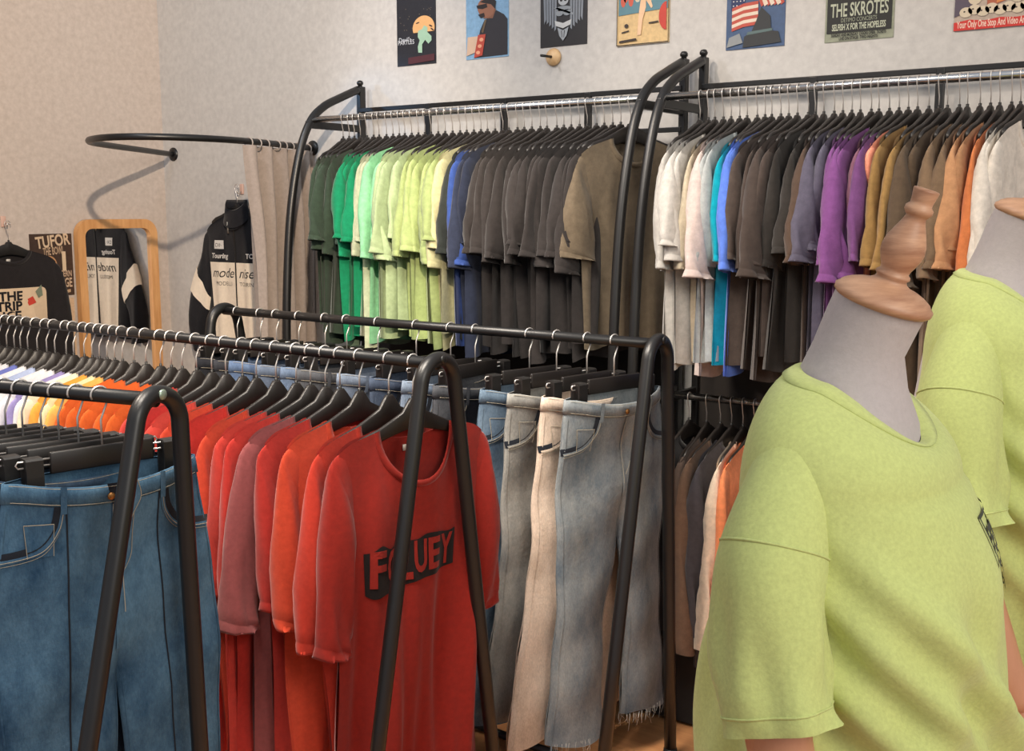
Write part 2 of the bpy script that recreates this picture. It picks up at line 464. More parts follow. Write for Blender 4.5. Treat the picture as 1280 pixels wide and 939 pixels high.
def make_jeans(J, loc, rotz, mat, dark, label, group, detail=2, thread=None, frayed=False, name='jeans', flyopen=False):
    th = thread or STITCH
    t = empty(name, loc, rotz); tag(t, label, 'jeans', group)
    vs, fs = J.body(); mk('trouser_body', vs, fs, mat, t, merge=1e-5)
    wb = mk('waistband', *J.band(), mat, t)
    z0 = J.z0; W = J.W
    # belt loops
    for x in (.105, -.105):
        zt = J.topz(x, 1) + .006
        mk('belt_loop', *J.patch([(x - .006, zt), (x + .006, zt), (x + .006, zt - .058), (x - .006, zt - .058)], off=.0075), mat, t)
    mk('belt_loop', *J.patch([(-.006, z0 + .01), (.006, z0 + .01), (.006, z0 - .05), (-.006, z0 - .05)], sd=-1, off=.0075), mat, t)
    mb = MB()
    for sd in (1, -1):
        mb.add(*J.strip([(x, J.topz(x, sd) - .033) for x in [W * (-1 + i / 6) * .97 for i in range(13)]], .0022, sd, .005, 3))
        mb.add(*J.strip([(x, J.topz(x, sd) + .001) for x in [W * (-1 + i / 6) * .97 for i in range(13)]], .002, sd, .005, 3))
    mb.build('waistband_stitching', th, wb)
    if detail >= 1:
        for sg in (1, -1):
            pk = [(sg * .105, z0 - .058), (sg * .115, z0 - .10), (sg * .15, z0 - .14), (sg * (J.outer(z0 - .155) - .004), z0 - .155)]
            po = MB()
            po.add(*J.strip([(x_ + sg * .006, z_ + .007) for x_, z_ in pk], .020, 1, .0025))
            p = po.build('pocket_shade', dark, t)  # dark crescent strip paints the shade inside the pocket mouth
            MB().add(*J.strip(pk, .009, 1, .004)).build('pocket_welt', mat, p)
            m2 = MB().add(*J.strip(pk, .0026, 1, .0062)).add(*J.strip([(a, b - .008) for a, b in pk], .002, 1, .0035))
            m2.build('pocket_stitching', th, p)
        if flyopen:
            wf = MB().add(*J.patch([(.020, z0 - .014), (-.030, z0 - .016), (-.016, z0 - .135), (-.010, z0 - .135)], off=.0055)).build('fly_gap_shade', dark, t)  # dark patch laid on the denim as shade in the open fly
            MB().add(*J.strip([(-.034, z0 - .006), (-.046, z0 - .05), (-.03, z0 - .09), (-.016, z0 - .14)], .013, 1, .008)).build('fly_flap', mat, wf)
            MB().add(*J.strip([(-.040, z0 - .006), (-.052, z0 - .05), (-.036, z0 - .09), (-.018, z0 - .15), (-.012, z0 - .30)], .003, 1, .009)).build('fly_edge_stitching', th, wf)
            for sg in (1, -1):
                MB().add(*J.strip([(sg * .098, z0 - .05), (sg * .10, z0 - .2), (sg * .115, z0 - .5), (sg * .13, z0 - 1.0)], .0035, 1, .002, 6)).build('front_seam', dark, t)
        fly = MB().add(*J.strip([(.002, z0 - .06), (.002, z0 - .14), (.002, z0 - .24), (.004, J.zc + .06)], .012, 1, .003))
        f = fly.build('fly', mat, t)
        MB().add(*J.strip([(-.04, z0 - .062), (-.04, z0 - .15), (-.034, z0 - .19), (-.004, z0 - .235)], .0024, 1, .0035)) \
            .add(*J.strip([(.007, z0 - .06), (.007, z0 - .15), (.006, z0 - .26)], .002, 1, .0055)).build('fly_stitching', th, f)
        yb = J.Y(0, z0 - .035, 1)
        MB().lathe([(.0075, 0), (.0085, .002), (.006, .005), (.001, .0055)], 14, Matrix.Translation((.012, yb + .004, z0 - .042)) @ Matrix.Rotation(-PI / 2, 4, 'X')).build('button', plain(rgb(150, 105, 60), .35, .8, name='copper'), t)
        sm = MB()
        for sg in (1, -1):
            sm.add(*J.strip([(sg * (J.outer(z) * .975 - .002), z) for z in [z0 - .05 + (J.hem + .03 - z0) * i / 9 for i in range(10)]], .004, 1, .002, 3))
            sm.add(*J.strip([(sg * (J.inner(z) + .008), z) for z in [J.zc - .02 + (J.hem + .03 - J.zc) * i / 7 for i in range(8)]], .003, 1, .0015, 3))
        sm.build('leg_seam', mat, t)
    if detail >= 2:
        x0 = .115; q = [(x0 + .008, z0 - .085), (x0 + .062, z0 - .082), (x0 + .06, z0 - .15), (x0 + .012, z0 - .15)]
        c = mk('coin_pocket', *J.patch(q, off=.0035), mat, t)
        MB().add(*J.strip([q[0], q[1]], .003, 1, .005)).add(*J.strip([q[1], q[2]], .002, 1, .005)).add(*J.strip([q[0], q[3]], .002, 1, .005)).build('pocket_stitching', th, c)
    if frayed:
        mb = MB(); r = J.r
        for k in range(60):
            sg = r.choice((1, -1)); x = sg * r.uniform(J.inner(J.hem) + .01, J.outer(J.hem) - .01); sd = r.choice((1, -1))
            y = J.Y(x, J.hem, sd); l = r.uniform(.012, .05)
            mb.tube([(x, y, J.hem + .008), (x + r.uniform(-.006, .006), y, J.hem - l * .5), (x + r.uniform(-.012, .012), y + r.uniform(-.005, .005), J.hem - l)], .0008, 4)
        mb.build('frayed_hem', plain(rgb(175, 172, 165), .9, name='fray'), t)
    return t
_th = {}
def make_clip_hanger(loc, rotz, label, group, clip=.145, barh=.045, half=.11, wire=.0024):
    t = empty('clip_hanger', loc, rotz); tag(t, label, 'hanger', group)
    k = (clip, barh, half)
    if k not in _th:
        hk = MB().tube(hookpts(.0184, .108, -1), wire, 6)
        bar = MB().box((0, 0, -.128), (2 * half, .010, barh), .003)
        wr = [MB().tube([(sg * half * .9, 0, -.118), (sg * (clip + .028), 0, -.118), (sg * (clip + .032), 0, -.124), (sg * (clip + .028), 0, -.131), (sg * half * .9, 0, -.131)], .0019, 6) for sg in (1, -1)]
        cl = []
        for sg in (1, -1):
            c = MB()
            prof = [(.013, -.112), (.018, -.116), (.018, -.15), (.016, -.196), (.012, -.196), (.013, -.15), (.012, -.122), (-.012, -.122), (-.013, -.15), (-.012, -.196), (-.016, -.196), (-.018, -.15), (-.018, -.116), (-.013, -.112)]
            n_ = len(prof); v_ = [(sg * clip + e * .017, y, z) for e in (-1, 1) for y, z in prof]
            c.add(v_, [(k, (k + 1) % n_, n_ + (k + 1) % n_, n_ + k) for k in range(n_)] + [(k, n_ - 1 - k, n_ - 2 - k, k + 1)[::-1] for k in range(n_ // 2 - 1)] + [(n_ + k, n_ + n_ - 1 - k, n_ + n_ - 2 - k, n_ + k + 1) for k in range(n_ // 2 - 1)])
            cl.append(c)
        sp = None
        _th[k] = (hk, bar, wr, cl, sp)
    hk, bar, wr, cl, sp = _th[k]
    mo('hook', me_cached(('ch', k), 'hook', lambda: (hk.v, hk.f)), STEEL, t)
    b = mo('bar', me_cached(('cb', k), 'bar', lambda: (bar.v, bar.f)), BROWNP, t); 
    for i in (0, 1):
        c = flat(mo('clip', me_cached(('cc', k, i), 'clip', lambda: (cl[i].v, cl[i].f)), BLACKP, t))
        mo('wire_loop', me_cached(('cw', k, i), 'wire_loop', lambda: (wr[i].v, wr[i].f)), STEEL, c)
    return t

# ------------------------------------------------------------------ setting
YW = 3.73; XL = -4.845; FZ = -.06
mk('floor', [(-4.9, -3, FZ), (4, -3, FZ), (4, 3.8, FZ), (-4.9, 3.8, FZ)], [(0, 1, 2, 3)], wood(rgb(196, 132, 84), rgb(226, 164, 110), 'floor_wood', (.6, 6, 1), 5), None, False, 'structure')
wb_ = wallmat(rgb(184, 181, 178), rgb(199, 196, 192))
mk('wall_back', [(XL, YW, FZ), (4, YW, FZ), (4, YW, 3.9), (XL, YW, 3.9)], [(0, 1, 2, 3)], wb_, None, False, 'structure')
mk('wall_left', [(XL, -3, FZ), (XL, YW, FZ), (XL, YW, 3.9), (XL, -3, 3.9)], [(0, 1, 2, 3)], wallmat(rgb(184, 172, 163), rgb(200, 188, 179)), None, False, 'structure')
MB().box(((XL + 4) / 2, YW - .008, FZ + .05), (4 - XL, .016, .1), .003).build('baseboard_back', plain(rgb(60, 50, 45), .6), None, False, 'structure')
MB().box((XL + .008, .3, FZ + .05), (.016, 6.6, .1), .003).build('baseboard_left', plain(rgb(60, 50, 45), .6), None, False, 'structure')

# ------------------------------------------------------------------ wall racks
def wall_rack(X0, X1, label):
    t = empty('wall_rack', ((X0 + X1) / 2, 3.66, 0)); tag(t, label, 'clothes rack')
    off = Vector(t.location)
    def L(p): return Vector(p) - off
    for X in (X0, X1):
        MB().box(L((X, 3.68, 1.06)), (.024, .034, 2.24), .003).build('post', BLACK, t, False)
        arm = smoothpath([L(p) for p in ((X, 3.66, 2.165), (X, 3.55, 2.122), (X, 3.45, 2.078), (X, 3.37, 2.01), (X, 3.305, 1.88), (X, 3.25, 1.66), (X, 3.22, 1.4), (X, 3.205, 1.1), (X, 3.2, .6), (X, 3.2, FZ))], 6)
        MB().tube(arm, .017, 14).build('curved_arm', BLACK, t)
        MB().lathe([(.010, 0), (.010, .008), (.014, .011), (.0145, .018), (.010, .026), (.003, .028)], 16, Matrix.Translation(L((X, 3.675, 2.178)))).build('finial', BLACK, t)
        MB().box(L((X, 3.51, 2.0)), (.018, .32, .03), .003).build('bracket', BLACK, t, False)
        MB().box(L((X, 3.44, 1.0)), (.018, .48, .03), .003).build('bracket', BLACK, t, False)
    W = X1 - X0; c = (X0 + X1) / 2
    MB().box(L((c, 3.665, 2.078)), (W, .014, .018), .002).build('top_bar', BLACK, t, False)
    MB().box(L((c, 3.665, 1.935)), (W, .014, .018), .002).build('lower_bar', BLACK, t, False)
    n = 3 if X0 < -2 else 4
    for i in range(1, n + 1):
        MB().box(L((X0 + W * i / (n + (1 if n == 3 else .3)), 3.665, 1.99)), (.026, .018, .19), .002).build('upright_strip', BLACK, t, False)
    MB().tube([L((X0, 3.38, 2.02)), L((X1, 3.38, 2.02))], .0125, 14).build('hanging_rail', CHROME, t)
    MB().tube([L((X0, 3.38, 1.03)), L((X1, 3.38, 1.03))], .0125, 14).build('hanging_rail', CHROME, t)
    MB().box(L((c, 3.69, .66)), (W, .012, 1.06), .002).build('dark_sheet', plain(rgb(46, 40, 36), .7), t, False)  # dark sheet added to darken the wall behind the lower rail
    MB().box(L((c, 3.44, .13)), (W, .44, .36), .006).build('base_box', plain(rgb(22, 20, 20), .7), t, False)  # plain black box added along the foot of the rack
    return t
wall_rack(-3.42, -1.868, 'black wall rack with one curved arm, holding green and charcoal tees')
wall_rack(-1.792, -.05, 'black wall rack holding white, blue, purple and tan tees')

# ------------------------------------------------------------------ floor racks
def floor_rack(a, b, zr, ends, label, rl=.0155, leg=.019):
    """a, b = rail ends (near, far); ends = leg foot pairs for each end"""
    t = empty('clothes_rack', ((a[0] + b[0]) / 2, (a[1] + b[1]) / 2, 0)); tag(t, label, 'clothes rack')
    off = Vector(t.location)
    A = Vector((a[0], a[1], zr)); B = Vector((b[0], b[1], zr))
    MB().tube([A - off, B - off], rl, 16).build('rail', BLACK, t)
    feet = []
    for P, (f1, f2, sh) in ((A, ends[0]), (B, ends[1])):
        F1 = Vector((f1[0], f1[1], FZ + .02)); F2 = Vector((f2[0], f2[1], FZ + .02)); D = (F2 - F1).normalized()
        c = P + Vector((0, 0, .012)); up = Vector((0, 0, 1)); rad = .066; cc = c - up * rad
        H = cc.z - FZ - .02; side = []
        for F, sg in ((F1, -1), (F2, 1)):
            dh = (F - Vector((c.x, c.y, FZ + .02))); dist = dh.length; dh.normalize(); al = .2
            for _ in range(8): al = math.atan2(dist - rad * math.cos(al), H + rad * math.sin(al))
            arc = [cc + dh * rad * math.cos(q) + up * rad * math.sin(q) for q in [al + (PI / 2 - al) * k / 10 for k in range(11)]]
            side.append([F, F.lerp(arc[0], .35), F.lerp(arc[0], .7)] + arc)
        pts = [p - off for p in side[0] + side[1][::-1][1:]]
        e = MB().tube(pts, leg, 16).build('end_frame', BLACK, t)
        o_ = (A - B).normalized() * (1 if P == A else -1)
        M = Matrix.Translation(c + o_ * (leg - .002) - off) @ o_.to_track_quat('Z', 'Y').to_matrix().to_4x4()
        MB().lathe([(.011, 0), (.011, .003), (.008, .005), (.001, .006)], 14, M).build('bolt', plain(rgb(150, 165, 150), .35, .6) if sh else BLACK, e)
        for F in (F1, F2): MB().lathe([(.022, -.02), (.024, -.012), (.021, .012)], 14, Matrix.Translation(F - off)).build('foot_cap', BLACKP, e)
        feet.append(F1.lerp(F2, .5))
        MB().tube([F1 - off, F2 - off], .012, 10).build('cross_bar', BLACK, e)
    MB().tube([feet[0] - off, feet[1] - off], .013, 10).build('base_bar', BLACK, t)
    return t
floor_rack((-1.76, 2.155), (-4.2, 2.155), 1.27, [((-1.76, 1.83), (-1.76, 2.41), 0), ((-4.2, 1.86), (-4.2, 2.46), 0)], 'black floor rack carrying the long row of red and white tees')
floor_rack((-1.51, 2.85), (-3.38, 2.85), 1.27, [((-1.50, 2.52), (-1.52, 3.0), 0), ((-3.38, 2.56), (-3.38, 3.14), 0)], 'black floor rack of faded jeans behind the red tees')
floor_rack((-1.884, 1.405), (-3.0, 1.183), 1.27, [((-1.77, .97), (-1.90, 1.50), 1), ((-2.95, .80), (-3.06, 1.40), 0)], 'black floor rack with a pale bolt on its end frame, holding dark blue jeans', leg=.0185)

# ------------------------------------------------------------------ wall tees
ORD = ['first', 'second', 'third', 'fourth', 'fifth', 'sixth', 'seventh', 'eighth', 'ninth', 'tenth', 'eleventh', 'twelfth', 'thirteenth', 'fourteenth', 'fifteenth', 'sixteenth', 'seventeenth', 'eighteenth']
NUM = ['zero', 'one', 'two', 'three', 'four', 'five', 'six', 'seven', 'eight', 'nine', 'ten', 'eleven', 'twelve', 'thirteen', 'fourteen', 'fifteen', 'sixteen', 'seventeen', 'eighteen']
wall_var = [Tee(100 + i, W=.212 + .007 * ((i * 5) % 4), L=.68 + .10 * ((i * 7) % 5) / 5, sl=.29 + .09 * ((i * 3) % 7) / 6, T=.0135, fold=.0085, sout=.06 + .035 * ((i * 5) % 6) / 5, open_=.115 + .03 * (i % 3) / 2, slT=.021 + .006 * (i % 3)) for i in range(16)]
def wall_row(runs, x0, x1, where, grp, anchor, swv, seed, last_front=None):
    rnd = random.Random(seed); tot = sum(n for _, n, _ in runs); k = 0
    for cname, n, col in runs:
        for i in range(n):
            f = k / (tot - 1); X = x0 + (x1 - x0) * f + rnd.uniform(-.004, .004)
            s = R(swv(f) + 3.2 * math.sin(k * .45) + 2.0 * math.sin(k * 1.7 + 1) + (last_front or 0) * (k == tot - 1)); tilt = R(rnd.uniform(-1.5, 1.5) + 1.2 * (n == 1))
            v = {'teal': 3, 'cornflower blue': 4, 'salmon pink': 0, 'royal blue': 11, 'single': 0}.get(cname, rnd.randrange(16)); c = mul(col, rnd.uniform(.88, 1.12))
            if n == 1: d = 'single %s tee' % cname
            else: d = '%s of %s %s tees' % (ORD[i], NUM[n], cname)
            full = '%s on the %s' % (d, where) if n == 1 else '%s on the wall rack, counted from the %s' % (d, anchor)
            make_tee(('w', v), wall_var[v], (X, 3.38, 2.02), -PI / 2 + s, tilt, fabric(c), full, grp)
            make_hanger('wall', (X, 3.38, 2.02), -PI / 2 + s, tilt, 'black hanger of the ' + (d + ' on the ' + where if n == 1 else d + ', counted from the ' + anchor), 'hangers on the ' + where, BROWNP)
            k += 1
g = rgb
bay1 = [('dark green', 4, g(52, 66, 54)), ('dusty green', 1, g(92, 112, 94)), ('emerald green', 3, g(20, 128, 88)), ('sage grey', 2, g(172, 178, 152)), ('mint', 2, g(134, 196, 152)),
        ('pale green', 3, g(156, 174, 134)), ('pale lime', 5, g(152, 168, 112)), ('cream yellow', 2, g(180, 178, 138)), ('black-green', 1, g(40, 44, 42)), ('royal blue', 1, g(52, 76, 140)), ('navy', 2, g(42, 48, 66)),
        ('charcoal', 14, g(49, 45, 44)), ('olive brown', 1, g(104, 92, 76))]
wall_row(bay1, -3.245, -1.915, 'wall rack by the curtain', 'tees on the wall rack beside the curtain', 'curtain', lambda f: 12 - 20 * f, 5, -10)
bay2 = [('white', 3, g(170, 167, 162)), ('cream', 1, g(176, 165, 144)), ('pinkish white', 1, g(178, 163, 158)), ('light grey', 2, g(146, 150, 150)), ('teal', 1, g(0, 140, 160)), ('cornflower blue', 2, g(76, 106, 186)),
        ('dark taupe', 4, g(64, 55, 51)), ('near black', 2, g(42, 39, 37)), ('dark brown', 1, g(74, 59, 50)), ('slate', 2, g(78, 75, 90)), ('purple', 3, g(108, 64, 116)), ('mauve', 1, g(128, 88, 106)), ('violet', 1, g(106, 66, 114)),
        ('salmon pink', 1, g(230, 150, 126)), ('mustard', 2, g(140, 110, 66)), ('dark olive', 2, g(82, 68, 54)), ('taupe brown', 2, g(112, 92, 72)), ('tan', 2, g(164, 122, 88)), ('rust orange', 1, g(186, 110, 66)), ('off-white', 3, g(200, 193, 183))]
wall_row(bay2, -1.655, -.66, 'wall rack behind the mannequins', 'tees on the wall rack behind the mannequins', 'curved posts', lambda f: -3 - 3 * f, 9)

# lower rail jackets
jk = [('black quilted jacket', g(34, 32, 34), .004), ('dark brown puffer jacket', g(84, 70, 62), .006), ('taupe brown padded jacket', g(110, 86, 70), .003), ('slate grey jacket', g(74, 70, 74), 0), ('cream jacket', g(226, 206, 184), 0), ('orange jacket', g(226, 136, 90), 0)]
jk_lab = ['black jacket hanging beside the jeans rack on the lower wall rail', 'dark brown quilted puffer jacket on the lower wall rail', 'taupe brown padded jacket beside the puffer on the lower rail', 'slate grey jacket beside the cream one on the lower rail', 'cream white jacket on the lower wall rail behind the lime tee', 'orange jacket partly behind the lime tee on the lower rail', 'grey jacket hidden mostly behind the lime tee on the lower rail']
for i, (nm, c, q) in enumerate(jk):
    te = Tee(300 + i, W=.22, NZ=-.118, L=.62 if i != 3 else .74, sl=.56 + .03 * (i % 3), T=.024, fold=.006, slT=.034, sout=.05, open_=.12, quilt=q, lng=True, dF=.05)
    X = (-1.67, -1.605, -1.555, -1.515, -1.475, -1.435, -1.39)[i]
    t = make_tee(('j', i), te, (X, 3.38, 1.03), -PI / 2 + R(4 * math.sin(i * 1.9)), 0, fabric(c), jk_lab[i], 'jackets on the lower rail', 'jacket', 'jacket')
    make_hanger('wall', (X, 3.38, 1.03), -PI / 2 + R(4 * math.sin(i * 1.9)), 0, 'black hanger of the ' + nm + ' on the lower rail', 'hangers on the lower rail', BROWNP)

# ------------------------------------------------------------------ red tee rack
xs = [-1.842, -1.925, -2.028, -2.10, -2.154, -2.209, -2.265, -2.348, -2.427, -2.485, -2.56, -2.62, -2.69, -2.755, -2.807, -2.857, -2.93, -2.991, -3.048, -3.09, -3.13, -3.168, -3.21, -3.252, -3.31, -3.35, -3.419, -3.465, -3.522, -3.58, -3.624, -3.663, -3.708, -3.759]
rc = [('orange-red printed', g(164, 42, 32))] + [('orange-red', g(192, 58, 42)), ('vermilion', g(204, 72, 46)), ('brick red', g(180, 52, 44)), ('heather mauve-red', g(150, 80, 80)), ('bright red', g(192, 54, 46)), ('coral red', g(198, 62, 52)), ('orange-red', g(206, 72, 48)),
      ('scarlet', g(202, 50, 42)), ('orange-red', g(212, 74, 50)), ('coral red', g(216, 76, 64)), ('scarlet', g(204, 54, 50)), ('coral red', g(214, 74, 66))] + [('orange', g(230, 106, 46))] * 5 + [('amber cream', g(232, 176, 92)), ('cream', g(228, 216, 176)), ('amber', g(230, 160, 70)), ('cream', g(232, 222, 196))] + \
     [('white', g(222, 222, 228)), ('lavender', g(150, 140, 190)), ('white', g(226, 226, 230)), ('white', g(226, 226, 230)), ('pale blue', g(176, 190, 222)), ('white', g(226, 226, 230)), ('blue and white', g(110, 120, 190)), ('white', g(224, 224, 230)), ('white', g(224, 224, 230)), ('pale grey', g(196, 198, 206)), ('white', g(224, 224, 230)), ('pale blue', g(170, 180, 214))]
rv_near = [Tee(500 + i, W=.238, NZ=-.160, L=1.0, sl=.43 + .03 * (i % 3), T=.024, fold=.015, slT=.034, sout=.055 + .02 * (i % 3), open_=.125, nx=.105, dF=.125, dB=.03, slope=.26, nu=34, nv=34, neckpush=.03) for i in range(6)]
rv_far = [Tee(520 + i, W=.230, NZ=-.136, L=.80, sl=.36 + .03 * (i % 3), T=.014, fold=.006, slT=.022, sout=.07, nx=.075, dF=.09, dB=.02, slope=.30) for i in range(6)]
front_tee = Tee(77, W=.236, NZ=-.165, L=1.02, sl=.50, T=.026, fold=.017, slT=.036, sout=.066, open_=.105, nx=.115, dF=.135, dB=.03, slope=.22, nu=44, nv=44, neckpush=.035)
cnt = {}
rnd = random.Random(3)
for i, X in enumerate(xs):
    nm, c = rc[i]; s = R(-9 + 3.5 * math.sin(i * 1.1)) if i else R(-10); tilt = R(rnd.uniform(-1, 1))
    near = i < 12
    te = front_tee if i == 0 else (rv_near if near else rv_far)[(i * 5) % 6]
    pos = 'short-sleeved tee, %s along the red-to-white row from the printed tee' % (ORD[i] if i < 18 else {18: 'nineteenth', 19: 'twentieth'}.get(i, 'twenty-' + ORD[i - 20] if i < 30 else ('thirtieth' if i == 29 else 'thirty-' + ORD[i - 30])))
    if i == 29: pos = pos.replace('twenty-tenth', 'thirtieth')
    if i >= 30: pass
    lab = ('orange-red tee with a dripping black lettered print, at the near end of the row') if i == 0 else '%s %s' % (nm, pos)
    t = make_tee(('r', 'f' if i == 0 else (near, (i * 5) % 6)), te, (X, 2.155, 1.27), -PI / 2 + s, tilt, fabric(mul(c, (.66 if i == 0 else .78) if i < 18 else 1), .1, 70), lab, 'tees on the red-to-white rack')
    make_hanger('rack', (X, 2.155, 1.27), -PI / 2 + s, tilt, 'black hanger of the tee with the dripping print' if i == 0 else 'black hanger of the %s tee, %s from the printed tee' % (nm, pos.split(', ')[1].split(' along')[0]), 'hangers on the red-to-white rack', BROWNP)
    if i == 0:
        ink = fabric(g(26, 20, 20), .2, 60, name='ink')
        # black dripping slab (x as read: left = near end)
        def poly(pts): return [tuple(p) for p in pts], [tuple(range(len(pts)))]
        def grid_poly(top, bot, n=40):
            vs = []; fs = []
            for k in range(n + 1):
                q = k / n; a = interp(top, q); b = interp(bot, q)
                for j in range(7): vs.append((a[0] + (b[0] - a[0]) * j / 6, a[1] + (b[1] - a[1]) * j / 6))
            for k in range(n):
                for j in range(6): fs.append((k * 7 + j, k * 7 + j + 1, (k + 1) * 7 + j + 1, (k + 1) * 7 + j))
            return vs, fs
        x0 = -.168; wd = .285
        top = [(x0 + wd * q, z) for q, z in ((-.02, -.468), (.05, -.466), (.14, -.452), (.24, -.466), (.30, -.45), (.42, -.455), (.55, -.458), (.66, -.448), (.80, -.450), (.92, -.456), (1.01, -.45))]
        bot = [(x0 + wd * q, z) for q, z in ((.0, -.578), (.06, -.588), (.16, -.584), (.235, -.578), (.30, -.565), (.42, -.572), (.55, -.566), (.66, -.563), (.80, -.560), (.92, -.553), (1.0, -.55))]
        sl_ = grid_poly(top, bot)
        pr = cloth_print('chest_print', front_tee, sl_, ink, t, .003, 1, 1)
        red = fabric(mul(c, .66), .1, 70)
        widths = [.044, .038, .040, .040, .042, .042]; xx = x0 + .008
        for ch, wl in zip('FOLUEY', widths):
            gm = textgeo(ch, .105, .003); w0 = width(gm[0]); mn = min(v[0] for v in gm[0])
            zz0 = -.556 + (.014 if xx > -.06 else 0); hgt = .090 if xx < -.06 else .080
            gm = ([((v[0] - mn) / w0 * wl + xx, zz0 + v[1] / .073 * hgt) for v in gm[0]], gm[1])
            cloth_print('print_letter', front_tee, gm, red, pr, .0052, 1, 2)
            xx += wl + .0048
        tg = MB(); y = front_tee.Y(0, -.19, -1)
        tg.box((.02, y + .004, -.222), (.012, .001, .016), 0).build('size_label', plain(rgb(200, 190, 180), .8), t)

# ------------------------------------------------------------------ jeans rack
jx = [-1.656, -1.75, -1.859, -1.96, -2.172, -2.273, -2.42, -2.592, -2.739, -2.844, -2.977, -3.094, -3.18, -3.308]
jd = [('faded grey-blue straight jeans with frayed hems', g(92, 104, 114), g(140, 144, 144)), ('washed beige-grey wide jeans', g(178, 160, 143), g(212, 194, 178)), ('stone grey washed jeans', g(112, 114, 114), g(152, 150, 144)), ('mid blue jeans', g(70, 88, 108), g(108, 126, 142)),
      ('charcoal black jeans', g(52, 54, 60), g(84, 86, 90)), ('light blue jeans', g(92, 108, 130), g(138, 150, 164)), ('dark indigo jeans', g(46, 54, 72), g(78, 90, 108)), ('pale blue jeans', g(92, 106, 128), g(128, 140, 156)), ('dark grey jeans', g(58, 60, 66), g(90, 94, 100)), ('washed blue jeans', g(72, 90, 118), g(108, 124, 146)),
      ('slate blue jeans', g(70, 82, 104), g(104, 118, 138)), ('blue jeans', g(62, 80, 112), g(100, 120, 150)), ('black jeans', g(34, 36, 42), g(58, 60, 66)), ('near black jeans', g(28, 30, 36), g(48, 50, 56))]
jpos = ['at the near end of the middle rack', 'second from the near end of the middle rack', 'third from the near end of the middle rack', 'fourth from the near end of the middle rack', 'behind the printed tee on the middle rack', 'sixth from the near end of the middle rack'] + ['%s from the near end of the middle rack' % ORD[k] for k in range(6, 12)] + ['on the middle rack, second from the curtain', 'on the middle rack, nearest the curtain']
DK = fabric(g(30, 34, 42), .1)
for i, X in enumerate(jx):
    s = R(-13 + 3 * math.sin(i * 1.3)) if i < 4 else R(-8 + 7 * math.sin(i * 2.1))
    nm, a, b = jd[i]
    J = Jeans(40 + i, W=.2 - .01 * (i % 2), hip=.228, hem=-1.19 if i == 0 else -1.22 + .03 * (i % 3), flare=(.262, .335, .29, .27)[i] if i < 4 else .24, inner=.052 if i == 0 else .03, b=.03 if i < 5 else .026, sag=.035, fold=.011, crotch=-.52)
    p = (X, 2.85, 1.27)
    make_jeans(J, p, -PI / 2 + s, denim(a, b), DK, '%s, %s' % (nm, jpos[i]), 'jeans on the middle rack', 2 if i < 4 else 1, frayed=(i == 0))
    make_clip_hanger(p, -PI / 2 + s, 'black clip hanger of the %s %s' % (nm.replace(' straight', '').replace(' with frayed hems', ''), jpos[i].replace(' of the middle rack', '')), 'clip hangers on the middle rack')

# front left jeans
d = Vector((-.98, -.195, 0)); a0 = Vector((-1.884, 1.405, 1.27))
for i, o in enumerate([.15, .215, .27, .32, .375, .425, .485, .55]):
    p = a0 + d * o; s = R(-12 + (2.5 * math.sin(i * 1.7) if i else 0))
    lab = ['dark blue jeans with pale stitching, in front at the near end of the left rack'] + ['dark blue jeans, %s behind the front pair on the left rack' % ORD[k] for k in range(0, 7)]
    J = Jeans(60 + i, W=.203, hip=.252, hem=-1.21, flare=.25, inner=.02, b=.030 if i == 0 else .018, sag=.03 if i == 0 else .012, fold=.010 if i == 0 else .006, crotch=-.60)
    make_jeans(J, p, -PI / 2 + s, denim(g(40, 68, 94), g(84, 116, 140)) if i == 0 else denim(g(30, 40, 56), g(60, 78, 98)), DK, lab[i], 'jeans on the left rack', 2 if i == 0 else 0, flyopen=(i == 0))
    make_clip_hanger(p, -PI / 2 + s, 'black clip hanger of the front pair of dark blue jeans on the left rack' if i == 0 else 'black clip hanger, %s behind the front one on the left rack' % ORD[i - 1], 'clip hangers on the left rack')

# ------------------------------------------------------------------ curtain rail + curtain
t = empty('curtain_rail', (-4.765, 3.73, 1.932)); tag(t, 'black hoop-shaped curtain rail curving out from the back wall', 'curtain rail')
ring = [(-4.765, 3.72), (-4.56, 3.40), (-4.34, 3.05), (-4.20, 2.87), (-4.05, 2.765), (-3.88, 2.72), (-3.74, 2.76), (-3.645, 2.88), (-3.605, 3.05), (-3.63, 3.27), (-3.70, 3.5), (-3.77, 3.72)]
ringp = smoothpath([(x, y, 1.932) for x, y in ring], 8)
off = Vector(t.location)
MB().tube([p - off for p in ringp], .0135, 12).build('hoop', BLACK, t)
for p in (ringp[0], ringp[-1]):
    MB().lathe([(.034, 0), (.034, .004), (.022, .009), (.016, .012)], 20, Matrix.Translation(Vector((p.x, YW, p.z)) - off) @ Matrix.Rotation(PI / 2, 4, 'X')).build('flange', BLACK, t)
t = empty('curtain', (-3.70, 3.5, 1.93)); tag(t, 'grey-beige curtain bunched at the wall end of the curved rail', 'curtain')
off = Vector(t.location); vs = []; fs = []; n = 90; m = 30
i0 = len(ringp) * .79
for j in range(m + 1):
    v = j / m; z = 1.915 - v * 1.80
    for i in range(n + 1):
        u = i / n; q = i0 + (len(ringp) - 2 - i0) * u; k = min(int(q), len(ringp) - 2); p = ringp[k].lerp(ringp[k + 1], q - k)
        tn = (ringp[k + 1] - ringp[k]).normalized(); nn = Vector((tn.y, -tn.x, 0))
        A = .028 + .018 * sst(v / .2)
        y = A * math.sin(u * 2 * PI * 5.0 + .5 * math.sin(u * 9) + .4 * v) + .012 * math.sin(u * 40 + 3 * v)
        pp = p + nn * y; pp.z = z
        if i < 12: pp += tn * (-.05 * (1 - i / 12) * (1 - sst(v / .3))) 
        vs.append(pp - off)
